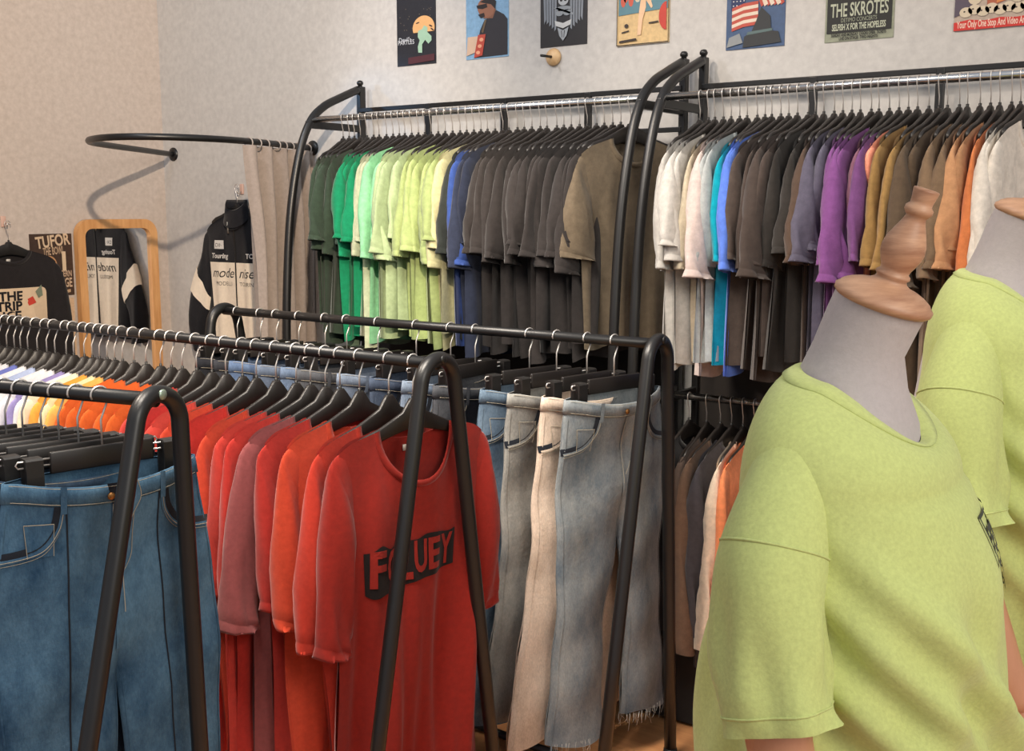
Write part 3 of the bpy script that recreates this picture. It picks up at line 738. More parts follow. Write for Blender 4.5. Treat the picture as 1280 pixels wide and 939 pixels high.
for j in range(m):
    for i in range(n): fs.append((j * (n + 1) + i, j * (n + 1) + i + 1, (j + 1) * (n + 1) + i + 1, (j + 1) * (n + 1) + i))
mk('drape', vs, fs, fabric(g(150, 138, 130), .1, 60, name='curtain_cloth'), t)
for k in range(8):
    q = i0 + (len(ringp) - 3 - i0) * k / 7; p = ringp[int(q)]; tn = (ringp[int(q) + 1] - ringp[int(q)]).normalized(); nn = Vector((tn.y, -tn.x, 0))
    MB().tube([p - off + (nn * math.cos(a) + Vector((0, 0, 1)) * math.sin(a)) * .021 - Vector((0, 0, .006)) for a in [2 * PI * h / 16 for h in range(16)]], .003, 6, closed=True).build('ring', plain(rgb(150, 140, 132), .5), t)

# ------------------------------------------------------------------ mirror
t = empty('standing_mirror', (XL + .03, 3.41, 0)); tag(t, 'tall mirror with a rounded pale wood frame, reflecting the zip jacket', 'mirror')
def rrect(y0, y1, z0, z1, r, n=8):
    P = []
    for (cy, cz, a0_) in ((y1 - r, z1 - r, 0), (y0 + r, z1 - r, 90), (y0 + r, z0 + r, 180), (y1 - r, z0 + r, 270)):
        for k in range(n + 1):
            a = R(a0_ + 90 * k / n); P.append((cy + r * math.cos(a), cz + r * math.sin(a)))
    return P
O = rrect(-.228, .228, FZ, 1.607, .075); I = rrect(-.186, .186, FZ + .045, 1.562, .04); n = len(O); vs = []; fs = []
for (P, x) in ((O, -.022), (O, .008), (O, .012), (I, .012), (I, .008), (I, -.022)):
    vs += [(x, a, b) for a, b in P]
for L_ in range(5):
    for k in range(n): fs.append((L_ * n + k, L_ * n + (k + 1) % n, (L_ + 1) * n + (k + 1) % n, (L_ + 1) * n + k))
fr = mk('frame', vs, fs, wood(g(196, 140, 86), g(222, 170, 114), 'oak', (4, 4, .6), 8), t, False)
MB().lathe([(.004, 0), (.004, .002)], 10, Matrix.Translation((.0125, .207, 1.0)) @ Matrix.Rotation(PI / 2, 4, 'Y')).build('screw', BLACK, fr)
mm, nt, b = base_mat('mirror_glass'); b.inputs['Metallic'].default_value = 1; b.inputs['Roughness'].default_value = .015; b.inputs['Base Color'].default_value = (.88, .89, .9, 1)
mk('glass', [(-.004, a, b_) for a, b_ in rrect(-.19, .19, FZ + .04, 1.566, .042)], [tuple(range(n))], mm, t, False)

# ------------------------------------------------------------------ wall hooks
def wall_hook(loc, rz, label):
    t = empty('wall_hook', loc, rz); tag(t, label, 'hook')
    MB().box((0, .004, 0), (.024, .008, .05), .003).build('plate', plain(rgb(205, 170, 155), .5), t)
    MB().tube([(0, .006, -.012), (0, .022, -.022), (0, .034, -.018), (0, .036, -.006)], .003, 8).build('prong', STEEL, t)
wall_hook((-4.257, YW, 1.752), PI, 'small pinkish wall hook holding the zip jacket')
wall_hook((XL, 2.835, 1.60), -PI / 2, 'small wall hook holding the black sweater')
t = empty('wall_peg', (-2.452, YW, 2.235)); tag(t, 'small wooden disc knob with a dark peg on the wall under the posters', 'knob')
MB().lathe([(.032, 0), (.034, .006), (.03, .014), (.012, .02), (.002, .021)], 24, Matrix.Rotation(PI / 2, 4, 'X')).build('disc', wood(g(190, 150, 105), g(220, 186, 140), 'pale_wood', (4, 4, 4)), t)
MB().tube([(0, -.018, 0), (-.012, -.075, 0)], .005, 10).build('peg', BLACK, t)

# ------------------------------------------------------------------ zip jacket on the back wall
jt = Tee(900, W=.225, NZ=-.13, L=.66, sl=.60, T=.022, fold=.006, slT=.032, sout=.13, open_=.13, lng=True, dF=.03, slope=.42, nx=.075, nu=36, nv=36)
jp = (-4.257, YW - .036, 1.76)
BK = fabric(g(30, 30, 34), .15); CR = fabric(g(238, 224, 204), .06, 60)
t = empty('zip_jacket', jp, PI); tag(t, 'black and cream zip jacket hanging on the back wall beside the curtain', 'jacket')
vs, fs = jt.body(); mk('jacket_body', vs, fs, BK, t)
pv = []; pf = []
for j in range(21):
    for i in range(25):
        z_ = -.362 - .385 * j / 20; hw = .192 - .03 * j / 20
        pv.append((-hw + 2 * hw * i / 24, z_))
for j in range(20):
    for i in range(24): pf.append((j * 25 + i, j * 25 + i + 1, (j + 1) * 25 + i + 1, (j + 1) * 25 + i))
mk('chest_panel', [(x, jt.Y(x, z_, 1) + .002, z_) for x, z_ in pv], pf, CR, t)
for sg in (1, -1):
    sv = jt.sleeve(sg); mk('sleeve', *sv, BK, t)
    n = 24
    vs2 = [(x, y * 1.08 + (.002 if y > 0 else -.002), z) for x, y, z in sv[0]]
    for q in range(17):
        R_ = sv[0][q * n:(q + 1) * n]; cx = sum(p[0] for p in R_) / n; cz_ = sum(p[2] for p in R_) / n
        for w in range(n):
            p = vs2[q * n + w]; vs2[q * n + w] = (cx + (p[0] - cx) * 1.04, p[1], cz_ + (p[2] - cz_) * 1.04)
    mk('sleeve_band', *compact(vs2, [f for f in sv[1] if 8 * n <= f[0] < 10 * n]), CR, t)
col = MB(); P = []
for k in range(26):
    a = 2 * PI * k / 25; P.append(a)
vs = []; fs = []
for j, (h, s_) in enumerate(((-.02, 1.12), (.0, 1.05), (.03, .98), (.062, .92), (.066, .88), (.03, .86), (-.03, .9))):
    for k in range(30):
        a = 2 * PI * k / 30
        vs.append((.078 * s_ * math.cos(a), .006 + .036 * s_ * math.sin(a) , -.125 + h - .05 * max(0, math.sin(a)) * (1 if j < 5 else 1)))
for j in range(6):
    for k in range(30): fs.append((j * 30 + k, j * 30 + (k + 1) % 30, (j + 1) * 30 + (k + 1) % 30, (j + 1) * 30 + k))
mk('collar', vs, fs, BK, t)
mk('zip', *Jeans.strip(jt, [(0, -.17 + -.62 * i / 8) for i in range(9)], .010, 1, .003), BLACK, t)
WH = plain(rgb(214, 210, 204), .8)
MB().tube([(.028, jt.Y(.02, -.2, 1) + .016, -.165), (.03, jt.Y(.02, -.2, 1) + .010, -.22)], .004, 6).build('zip_pull', plain(rgb(170, 168, 160), .4, .6), t)
def jtext(s, x, z, size, mat, name, sx=1, shear=0, bold=0):
    gm = textgeo(s, size, bold, sx, shear, 'CENTER'); return cloth_print(name, jt, place(gm, x, z), mat, t, .003, 1, 1)
jtext('mode', -.095, -.435, .068, BK, 'script_lettering', 1.0, .35)
jtext('niser', .085, -.435, .068, BK, 'script_lettering', 1.0, .35)
jtext('MODELLI', -.085, -.475, .028, plain(rgb(110, 104, 96), .8), 'small_lettering'); jtext('TOURING', .085, -.475, .028, plain(rgb(110, 104, 96), .8), 'small_lettering')
jtext('Touring', -.115, -.342, .034, WH, 'white_lettering', 1.1, .2, .001); jtext('TCB', .11, -.34, .032, WH, 'white_lettering', 1, 0, .001)
badge = [(-.15, -.255), (-.085, -.255), (-.085, -.297), (-.15, -.297)]
cloth_print('badge', jt, (badge, [(0, 1, 2, 3)]), WH, t, .003, 1, 4)
jtext('DIN', -.1175, -.287, .026, BK, 'badge_lettering', 1.1)
h = make_hanger('wall', (-4.257, YW - .036, 1.76), PI, 0, 'black hanger of the zip jacket on the back wall', None, BLACKP)

# ------------------------------------------------------------------ black sweater on the left wall
st = Tee(910, W=.225, NZ=-.12, L=.62, sl=.52, T=.02, fold=.005, slT=.03, sout=.10, open_=.13, lng=True, dF=.05, nx=.088, slope=.30)
sp_ = (XL + .036, 2.835, 1.59)
t = make_tee(('sw', 0), st, sp_, -PI / 2, 0, fabric(g(36, 33, 34), .12), 'black long-sleeved sweater with a cream lettered print on the left wall', None, 'sweater', 'sweater')
make_hanger('wall', sp_, -PI / 2, 0, 'black hanger of the printed sweater on the left wall', None, BLACKP)
cream = plain(rgb(214, 190, 160), .85); 
pnl = []
for k in range(9): a = R(90 - 90 * k / 8); pnl.append((.135 + .025 * math.cos(a), -.315 + .025 * math.sin(a)))
pnl = [(-.16, -.29)] + pnl + [(.16, -.44), (-.16, -.44)]
pp = cloth_print('print_panel', st, (pnl, [tuple(range(len(pnl)))]), cream, t, .003, 1, 4)
for s_, x, z in (('THE', -.02, -.345), ('TRIP', -.03, -.39), ('ICE', -.02, -.435)):
    gm = textgeo(s_, .058, .002, 1.1, 0, 'CENTER'); cloth_print('print_lettering', st, place(gm, x, z), BK, pp, .0045, 1, 1)
cloth_print('print_flag', st, ([(.055, -.345), (.085, -.33), (.10, -.36), (.062, -.375)], [(0, 1, 2, 3)]), plain(rgb(190, 60, 45), .8), pp, .005, 1, 2)
cloth_print('print_bird', st, ([(.10, -.31), (.135, -.28), (.14, -.33), (.115, -.34)], [(0, 1, 2, 3)]), plain(rgb(120, 130, 110), .8), pp, .005, 1, 2)
MB().box((0, st.Y(0, -.16, -1) + .004, -.165), (.02, .001, .012)).build('neck_label', WH, t)

# ------------------------------------------------------------------ posters
def ellipse(cx, cy, rx, ry, n=24, a0=0, a1=360, rot=0):
    P = []
    for k in range(n):
        a = R(a0 + (a1 - a0) * k / (n if a1 - a0 >= 360 else n - 1)); x = rx * math.cos(a); y = ry * math.sin(a)
        c, s_ = math.cos(R(rot)), math.sin(R(rot)); P.append((cx + x * c - y * s_, cy + x * s_ + y * c))
    return P
class Poster:
    def __init__(s, label, x0, z0, w, h, col, wall='back', rough=.45, ys=1):
        s.w, s.h, s.wall, s.d, s.ys = w, h, wall, .0032, ys
        s.loc = (x0, YW - .0012, z0) if wall == 'back' else (XL + .0012, x0, z0)
        s.t = empty('poster', s.loc, 0 if wall == 'back' else PI / 2); tag(s.t, label, 'poster', 'posters on the back wall' if wall == 'back' else 'posters on the left wall')
        MB().box((w / 2, 0, h / 2), (w, .003, h)).build('sheet', plain(col, rough, name='paper', var=.1, scale=60), s.t, False)
    def shape(s, name, pts, col, scale=True):
        s.d += .0003
        mk(name, [(x * s.w, -s.d, y * s.h * s.ys) for x, y in pts], [tuple(range(len(pts)))], plain(col, .6, name='print_ink'), s.t, False)
    def shapes(s, name, polys, col):
        s.d += .0003; mb = MB()
        for P in polys: mb.add([(x * s.w, -s.d, y * s.h * s.ys) for x, y in P], [tuple(range(len(P)))])
        mb.build(name, plain(col, .6, name='print_ink'), s.t, False)
    def text(s, txt, cx, y, size, col, maxw=None, bold=0, shear=0, rot=0):
        s.d += .0003
        g_ = textgeo(txt, size, bold, 1, shear, 'CENTER'); w = width(g_[0]); k = 1
        if maxw: k = maxw * s.w / w
        c, sn = math.cos(R(rot)), math.sin(R(rot))
        mk('lettering', [(cx * s.w + x * k * c - z * sn, -s.d, y * s.h * s.ys + z * c + x * k * sn) for x, z in g_[0]], g_[1], plain(col, .6, name='print_ink'), s.t, False)
rr_ = random.Random(4)
p = Poster('black poster with an orange moon and a pale green figure', -3.250, 2.256, .212, .30, rgb(34, 35, 42), ys=.82)
p.shapes('stars', [ellipse(rr_.uniform(.05, .95), rr_.uniform(.55, .97), .012, .008, 6) for _ in range(26)], rgb(110, 100, 86))
p.shape('moon', ellipse(.70, .60, .28, .20, 26, -20, 200), rgb(214, 165, 110)); p.shapes('bats', [ellipse(.55, .69, .05, .012, 8, rot=10), ellipse(.88, .62, .05, .014, 8, rot=-20), ellipse(.92, .56, .05, .014, 8, rot=-30)], rgb(60, 40, 34))
p.shape('figure', [(.56, .20), (.66, .19), (.66, .33), (.74, .40), (.82, .33), (.90, .38), (.90, .45), (.80, .52), (.80, .60), (.72, .64), (.66, .58), (.56, .56), (.55, .46), (.60, .40), (.55, .30)], rgb(150, 184, 160))
p.shape('ground', [(.3, .02), (.97, .05), (.97, .16), (.3, .13)], rgb(74, 34, 42))
p.text("Devil's", .22, .40, .026, rgb(196, 200, 206)); p.text('PARTLES', .25, .355, .026, rgb(196, 200, 206), .42)
p = Poster('blue poster of a man in sunglasses and a black shirt', -2.879, 2.256, .212, .30, rgb(122, 160, 192), ys=.82)
p.shape('shirt', [(.20, .02), (.98, .03), (.98, .58), (.90, .66), (.72, .74), (.62, .66), (.44, .60), (.34, .45)], rgb(38, 36, 42))
p.shape('neck', [(.42, .63), (.64, .62), (.72, .76), (.56, .80)], rgb(124, 82, 62)); p.shape('head', ellipse(.48, .79, .20, .15, 24, rot=-15), rgb(140, 94, 72))
p.shape('hair', [(.34, .90), (.60, .96), (.72, .88), (.70, .76), (.60, .84), (.40, .88)], rgb(30, 24, 24)); p.shape('sunglasses', [(.26, .845), (.50, .86), (.52, .80), (.40, .78), (.28, .80)], rgb(26, 18, 18))
p.shape('beard', [(.30, .70), (.44, .72), (.46, .66), (.36, .64)], rgb(36, 24, 22)); p.shape('chain', [(.46, .62), (.50, .60), (.42, .40), (.38, .42)], rgb(96, 80, 60))
p.shape('hand', [(.02, .06), (.30, .12), (.34, .36), (.05, .36)], rgb(196, 168, 146)); p.shape('red_card', [(.20, .02), (.40, .05), (.48, .38), (.30, .38)], rgb(168, 66, 52)); p.shapes('card_pattern', [ellipse(.3, .10, .05, .03, 8), ellipse(.34, .2, .05, .03, 8), ellipse(.38, .30, .05, .03, 8)], rgb(214, 150, 120))
p = Poster('black poster with a silver winged skull emblem', -2.515, 2.274, .212, .30, rgb(30, 28, 30), ys=.64)
feathers = []
for sg in (1, -1):
    for k in range(5): feathers.append([(.5 + sg * (.14 + .06 * k), .98), (.5 + sg * (.19 + .06 * k), .98), (.5 + sg * (.19 + .055 * k), .30 + .05 * k - .05 * (k == 4)), (.5 + sg * (.15 + .055 * k), .34 + .05 * k)])
p.shapes('wings', feathers, rgb(128, 134, 142))
p.shape('skull', ellipse(.5, .88, .11, .10, 18), rgb(176, 180, 184)); p.shapes('eye_sockets', [ellipse(.455, .88, .03, .025, 8), ellipse(.545, .88, .03, .025, 8)], rgb(30, 28, 30))
p.shapes('engine', [ellipse(.5, .72, .17, .05), ellipse(.42, .64, .08, .06), ellipse(.58, .64, .08, .06), [(.3, .74), (.7, .58), (.73, .61), (.33, .77)]], rgb(140, 146, 152))
p.shape('ribbon', [(.32, .50), (.5, .44), (.68, .50), (.66, .40), (.5, .34), (.34, .40)], rgb(190, 192, 192)); p.shape('shield', [(.38, .36), (.5, .30), (.62, .36), (.58, .20), (.5, .10), (.42, .20)], rgb(150, 156, 162)); p.shapes('shield_lines', [[(.46, .30), (.475, .30), (.485, .16), (.475, .16)], [(.525, .30), (.54, .30), (.525, .16), (.515, .16)]], rgb(30, 28, 30))
p = Poster('comic beach poster with a bather and a red ball', -2.172, 2.252, .216, .30, rgb(206, 176, 126), ys=.86)
p.shape('sea', [(.03, .42), (.97, .46), (.97, 1), (.03, 1)], rgb(88, 128, 140)); p.shapes('bathers', [ellipse(.12 + .05 * k, .62 + .06 * (k % 3), .05, .09, 10) for k in range(4)], rgb(196, 90, 70))
p.shapes('foam', [ellipse(.40 + .06 * k, .60 + .05 * (k % 4), .04, .018, 8) for k in range(9)], rgb(200, 200, 180)); p.shapes('umbrellas', [ellipse(.75, .80, .12, .04, 10), ellipse(.3, .92, .13, .04, 10), ellipse(.9, .68, .09, .03, 10)], rgb(40, 60, 84))
p.shape('figure', [(.40, .13), (.47, .13), (.50, .34), (.56, .50), (.56, .60), (.66, .48), (.69, .50), (.60, .72), (.52, .80), (.44, .72), (.34, .64), (.36, .60), (.46, .62), (.43, .45)], rgb(224, 186, 150))
p.shape('ball', ellipse(.95, .36, .14, .19, 22, 90, 270), rgb(186, 62, 50))
for q_ in [[(.10, .17), (.24, .19), (.24, .21), (.10, .19)], ellipse(.19, .27, .04, .03, 8), [(.62, .27), (.80, .28), (.80, .30), (.62, .29)], [(.05, .04), (.4, .06), (.38, .09), (.06, .07)]]: p.shape('print_mark', q_, rgb(50, 40, 36))
p.shapes('border', [[(0, 0), (1, 0), (1, .012), (0, .012)], [(0, 0), (.012, 0), (.012, 1), (0, 1)], [(.988, 0), (1, 0), (1, 1), (.988, 1)]], rgb(34, 30, 30))
p = Poster('dark blue poster with a waving striped flag over a monument', -1.733, 2.203, .214, .30, rgb(60, 82, 116), ys=.68)
p.shape('canton', [(.08, .64), (.32, .70), (.32, 1), (.08, 1)], rgb(36, 46, 86)); p.shapes('flag_stars', [ellipse(.12 + .06 * (k % 4), .72 + .07 * (k // 4), .012, .01, 6) for k in range(14)], rgb(220, 215, 210))
st_ = []; st2 = []
for k in range(7):
    y = .30 + .055 * k
    ((st_ if k % 2 == 0 else st2)).append([(.10, y), (.30, y + .06), (.55, y + .08), (.55, y + .135), (.30, y + .115), (.10, y + .055)])
    ((st_ if k % 2 == 0 else st2)).append([(.5 + .06 * k, .92 - .02 * k), (.56 + .06 * k, .94 - .02 * k), (.66 + .055 * k, .70), (.60 + .055 * k, .66)])
p.shapes('red_stripes', st_, rgb(176, 74, 60)); p.shapes('white_stripes', st2, rgb(214, 196, 178))
p.shape('monument', [(.30, .02), (.95, .06), (.90, .24), (.78, .26), (.76, .50), (.60, .66), (.52, .44), (.44, .26), (.32, .20)], rgb(44, 46, 48)); p.shape('ledge', [(.36, .22), (.80, .26), (.80, .30), (.38, .27)], rgb(84, 104, 104)); p.shape('smoke', [(.02, .04), (.3, .10), (.24, .26), (.06, .2)], rgb(134, 138, 140))
p = Poster('black and grey gig poster reading THE SKROTES', -1.379, 2.199, .226, .31, rgb(138, 142, 122))
p.shape('black_field', [(.03, .088), (.97, .088), (.97, .99), (.03, .99)], rgb(26, 27, 25)); p.shapes('artwork', [[(.10, .46), (.28, .52), (.26, .75), (.12, .72)], ellipse(.5, .70, .08, .10, 12), [(.62, .44), (.72, .43), (.70, .8), (.60, .8)], ellipse(.48, .47, .02, .015, 6), ellipse(.54, .50, .02, .015, 6), ellipse(.4, .46, .02, .012, 6)], rgb(150, 164, 136))
p.text('THE SKROTES', .5, .255, .060, rgb(172, 176, 156), .84, .001); p.text('DETIMO CONCERTS', .5, .195, .019, rgb(140, 144, 126), .52); p.text('SELFISH X FOR THE HOPELESS', .5, .115, .028, rgb(176, 180, 160), .78, .0008)
p.text('SUNDAY AND MONDAY  DOORS OPEN  TICKETS', .5, .052, .014, rgb(30, 30, 28), .80, .0004); p.text('LIVE ON STAGE  TWO NIGHTS', .5, .014, .014, rgb(30, 30, 28), .56, .0004)
p = Poster('comic poster with a red bottom strip of white lettering', -.967, 2.200, .226, .31, rgb(176, 160, 146), ys=.66)
p.shape('violet_field', [(0, .2), (.28, .3), (.28, 1), (0, 1)], rgb(84, 74, 88)); p.shape('rust_field', [(.42, .3), (.7, .4), (.7, 1), (.4, 1)], rgb(166, 92, 66)); p.shape('orange_field', [(.54, .36), (.68, .4), (.66, .9), (.56, .9)], rgb(206, 132, 74))
p.shapes('creatures', [ellipse(.15 + .11 * k, .26 + .03 * (k % 2), .085, .075, 14) for k in range(8)] + [ellipse(.26, .46, .09, .10, 14), ellipse(.80, .46, .10, .12, 14)], rgb(204, 190, 166)); p.shapes('eyes', [ellipse(.13 + .11 * k, .27 + .03 * (k % 2), .014, .012, 8) for k in range(8)] + [ellipse(.24, .48, .015, .014, 8), ellipse(.82, .5, .018, .016, 8)], rgb(46, 38, 36))
p.shape('red_strip', [(0, 0), (1, 0), (1, .15), (.8, .13), (.6, .15), (.4, .12), (.2, .15), (0, .12)], rgb(196, 48, 42)); p.text('Your Only One Stop And Video Area', .5, .035, .03, rgb(226, 196, 180), .92, .0006)
# left wall posters
p = Poster('sepia brown concert poster with a pale disc and a large 1', 2.957, 1.248, .218, .293, rgb(66, 50, 42), 'left')
p.text('TUFOR', .55, .80, .075, rgb(206, 180, 150), .82, .002, 0, 6); p.text('THE BOWL', .55, .67, .05, rgb(186, 158, 130), .5, .001, 0, 4); p.text('1', .78, .42, .12, rgb(212, 188, 158), None, .004); p.shape('disc', ellipse(.42, .50, .19, .15), rgb(188, 140, 98))
p.text('WESTERN', .7, .31, .04, rgb(190, 164, 138), .5, .001); p.text('VOLTAGE', .62, .14, .06, rgb(200, 174, 146), .66, .0015); p.shape('swash', [(.3, .03), (.9, .10), (.9, .05), (.4, .0)], rgb(190, 160, 128))
p = Poster('cream poster with red lettering under the sepia poster', 2.99, .93, .18, .305, rgb(206, 178, 148), 'left')
p.text('Po', .58, .78, .07, rgb(176, 62, 48), None, .002); p.shapes('red_marks', [ellipse(.6, .30, .06, .03, 8), ellipse(.75, .2, .05, .02, 8), ellipse(.5, .12, .05, .03, 8), ellipse(.7, .45, .03, .03, 8)], rgb(186, 76, 60)); p.shape('flower', ellipse(.62, .95, .06, .03, 8), rgb(130, 120, 90))

# ------------------------------------------------------------------ mannequins
LIME = fabric(g(190, 198, 124), .09, 170, name='lime_cotton')
GREY = fabric(g(178, 168, 166), .05, 120, name='linen')
WOOD = wood(g(158, 112, 84), g(204, 158, 124), 'turned_wood', (2, 2, 14), 7)
LIMB = wood(g(186, 128, 96), g(206, 150, 116), 'limb_wood', (3, 3, 1), 5)
def shirt_fn(seed, hemz, back=.0, push=1):
    r = random.Random(seed); p = [r.uniform(0, 6.3) for _ in range(6)]
    def P(phi, v):
        c, s_ = math.cos(phi), math.sin(phi)          # c -> lateral x, s_ -> front y
        N = Vector((.078 * c, .010 + (.098 if s_ > 0 else .060) * s_, 1.432 - .018 * 0 + (-.078 * max(0, s_) ** 1.3 + .012 * max(0, -s_))))
        ex = 2.3
        den = (abs(c) ** ex + abs(s_) ** ex) ** (1 / ex)
        sh = Vector((.205 * c / den, (.152 if s_ > 0 else .10) * s_ / den, 1.315 - .02 * abs(s_)))
        if v < .22:
            t = v / .22
            q = Vector((N.x + (sh.x - N.x) * math.sin(t * PI / 2), N.y + (sh.y - N.y) * math.sin(t * PI / 2), N.z + (sh.z - N.z) * (1 - math.cos(t * PI / 2))))
            return q
        t = (v - .22) / .78; z = sh.z + (hemz - sh.z) * t
        rx = .205 + .006 * math.sin(min(1, t * 2) * PI) + .012 * t
        if s_ > 0: ry = .125 + .085 * sst((1.40 - z) / .24) + .006 * sst(t)
        else: ry = .10 + .05 * sst(t * 1.6)
        fo = (.012 * math.sin(7 * phi + p[0] + 5 * z) + .006 * math.sin(13 * phi + p[1] - 8 * z)) * sst(t * 2.2)
        # drag folds running from the bust point down to the side
        if s_ > -.4:
            for a, w, am in ((.0, .034, .032), (.13, .028, .024), (.26, .034, .030), (.40, .03, .020)):
                dd = (phi - 1.1) * .16 + (z - 1.12) * .75 + a * .55
                fo += am * math.exp(-(dd / w) ** 2 * 2) * sst(t * 3) * (1 - sst((abs(phi - .9) - .9) / .5))
        return Vector(((rx + fo) * c / den, (ry + fo) * s_ / den, z))
    return P
def mannequin(loc, label, slabel, seed, scale=1, prt=False):
    rz = -PI / 2
    hemz = .72
    P = shirt_fn(seed, hemz)
    # form
    t = empty('mannequin', loc, rz); t.scale = (scale,) * 3; tag(t, label, 'mannequin', 'display mannequins')
    vs = []; fs = []; n = 36
    secs = [(.70, .15, .11, .0), (.85, .165, .12, .0), (1.0, .13, .095, .0), (1.12, .15, .115, .0), (1.2, .165, .135, .01), (1.3, .172, .115, .006), (1.345, .155, .100, .006), (1.385, .11, .090, .006), (1.42, .074, .074, .012), (1.47, .059, .058, .022), (1.51, .058, .057, .038), (1.537, .0585, .057, .050)]
    for (z, a, b, cy) in secs:
        for k in range(n):
            th = 2 * PI * k / n; tl = -.30 * sst((z - 1.40) / .13)   # neck leans forward, its cut face tips with it
            y = b * math.sin(th); vs.append((a * math.cos(th), cy + y, z + tl * y))
    for j in range(len(secs) - 1):
        for k in range(n): fs.append((j * n + k, j * n + (k + 1) % n, (j + 1) * n + (k + 1) % n, (j + 1) * n + k))
    fs.append(tuple(range(n))[::-1])
    mk('torso', vs, fs, GREY, t)
    M = Matrix.Translation((0, .050, 1.533)) @ Matrix.Rotation(R(-19), 4, 'X')
    pf_ = [(.0595, -.004), (.064, .0), (.0645, .006), (.060, .010), (.058, .013), (.050, .018), (.040, .022), (.028, .025), (.0215, .029), (.0195, .033), (.0225, .036), (.022, .039), (.0185, .042), (.0195, .047), (.0235, .055), (.0270, .064), (.0278, .072), (.0262, .082), (.0205, .096), (.0150, .108), (.0128, .115), (.0155, .118), (.018, .122), (.0178, .127), (.0140, .131), (.0142, .136), (.0165, .149), (.016, .151), (.001, .152)]
    capo = MB().lathe(pf_, 32, M).build('neck_finial', WOOD, t)
    MB().tube([(0, 0, .72), (0, 0, FZ / scale + .02)], .016, 14).build('pole', BLACK, t)
    MB().lathe([(.17, 0), (.172, .008), (.15, .016), (.03, .022), (.02, .05)], 32, Matrix.Translation((0, 0, FZ / scale))).build('base', BLACK, t)
    for sg in (1, -1):
        fw = .03 if sg > 0 else .15
        arm = smoothpath([(sg * .13, .0, 1.30), (sg * .20, .0, 1.22), (sg * .238, .008 + fw * .2, 1.10), (sg * .245, .02 + fw * .5, .99), (sg * .245, .05 + fw, .86), (sg * .24, .08 + fw * 1.4, .76)], 5)
        rs = [(.030, .038, .043, .039, .036, .027)[min(5, int(k / 5))] + ((.030, .038, .043, .039, .036, .027, .027)[min(5, int(k / 5)) + 1] - (.030, .038, .043, .039, .036, .027)[min(5, int(k / 5))]) * ((k / 5) % 1) for k in range(len(arm))]
        a_ = MB().tube(arm, rs, 18).build('arm', LIMB, t)
        e = arm[-1]; hm = MB()
        hm.tube(smoothpath([e + Vector((0, -.005, .01)), e + Vector((0, .008, -.03)), e + Vector((0, .02, -.07)), e + Vector((0, .028, -.095))], 4), [.022] * 4 + [.032] * 5 + [.034] * 2 + [.030] * 2, 12)
        for f_ in range(4):
            hm.tube([e + Vector((0, .0 + .018 * f_, -.085)), e + Vector((-sg * .006, .012 + .017 * f_, -.12)), e + Vector((-sg * .014, .018 + .017 * f_, -.155 - .008 * (f_ in (1, 2))))], [.009, .0085, .006], 8)
        hm.tube([e + Vector((0, .035, -.045)), e + Vector((-sg * .008, .062, -.075)), e + Vector((-sg * .012, .072, -.105))], [.011, .009, .006], 8)
        hm.build('hand', LIMB, a_)
    # tee worn by the form
    s_ = empty('t_shirt', loc, rz); s_.scale = (scale,) * 3; tag(s_, slabel, 't-shirt', 'lime tees on the mannequins')
    n = 96; m = 60; vs = []; fs = []
    for j in range(m + 1):
        for k in range(n): vs.append(P(2 * PI * k / n, j / m))
    for j in range(m):
        for k in range(n): fs.append((j * n + k, (j + 1) * n + k, (j + 1) * n + (k + 1) % n, j * n + (k + 1) % n))
    mk('body', vs, fs, LIME, s_)
    vs = []; fs = []
    for j, (v, e) in enumerate(((0, -.002), (0, .002), (.02, .0035), (.042, .003), (.045, .0))):
        for k in range(n):
            q = P(2 * PI * k / n, v); nn = Vector((q.x, q.y - .01, .02)).normalized(); vs.append(q + nn * e)
    for j in range(4):
        for k in range(n): fs.append((j * n + k, (j + 1) * n + k, (j + 1) * n + (k + 1) % n, j * n + (k + 1) % n))
    mk('collar', vs, fs, LIME, s_)
    for sg in (1, -1):
        fw = .018 if sg > 0 else .09
        C = [(sg * .150, .0, 1.345), (sg * .192, .0, 1.285), (sg * .224, .002, 1.215), (sg * .243, .006 + fw * .3, 1.14), (sg * .252, .012 + fw * .7, 1.085 if sg > 0 else 1.05), (sg * .258,   .018 + fw, 1.045 if sg > 0 else .985)]
        C = smoothpath(C, 5); vs = []; fs = []; ns = 40; r = random.Random(seed + sg); p0 = r.uniform(0, 6)
        for j, c in enumerate(C):
            tt = j / (len(C) - 1); d = (C[min(j + 1, len(C) - 1)] - C[max(j - 1, 0)]).normalized()
            A = Vector((0, 1, 0)); A = (A - d * A.dot(d)).normalized(); B = d.cross(A)
            gq = sst(tt / .42); ra = .050 + .018 * gq; rb = .046 + .020 * gq
            for k in range(ns):
                a = 2 * PI * k / ns
                w = 1 + (.07 * math.sin(3 * a + 4 * tt + p0) + .06 * math.sin(5 * a - 6 * tt + p0) + .05 * math.sin(2 * a + 13 * tt) + .035 * math.sin(8 * a + 5 * tt + p0)) * sst((tt - .15) * 1.5)
                vs.append(c + A * ra * w * math.cos(a) + B * rb * w * math.sin(a))
        for j in range(len(C) - 1):
            for k in range(ns): fs.append((j * ns + k, j * ns + (k + 1) % ns, (j + 1) * ns + (k + 1) % ns, (j + 1) * ns + k))
        so = mk('sleeve', vs, fs, LIME, s_)
        # hem fold and armhole seam
        hm = MB()
        jj = len(C) - 4; hm.tube([vs[jj * ns + k] for k in range(ns)], .0016, 5, closed=True)
        hm.build('hem_seam', LIME, so); hm = MB()
        jj = 8; hm.tube([vs[jj * ns + k] for k in range(ns)], .0018, 5, closed=True)
        hm.build('armhole_seam', LIME, so)
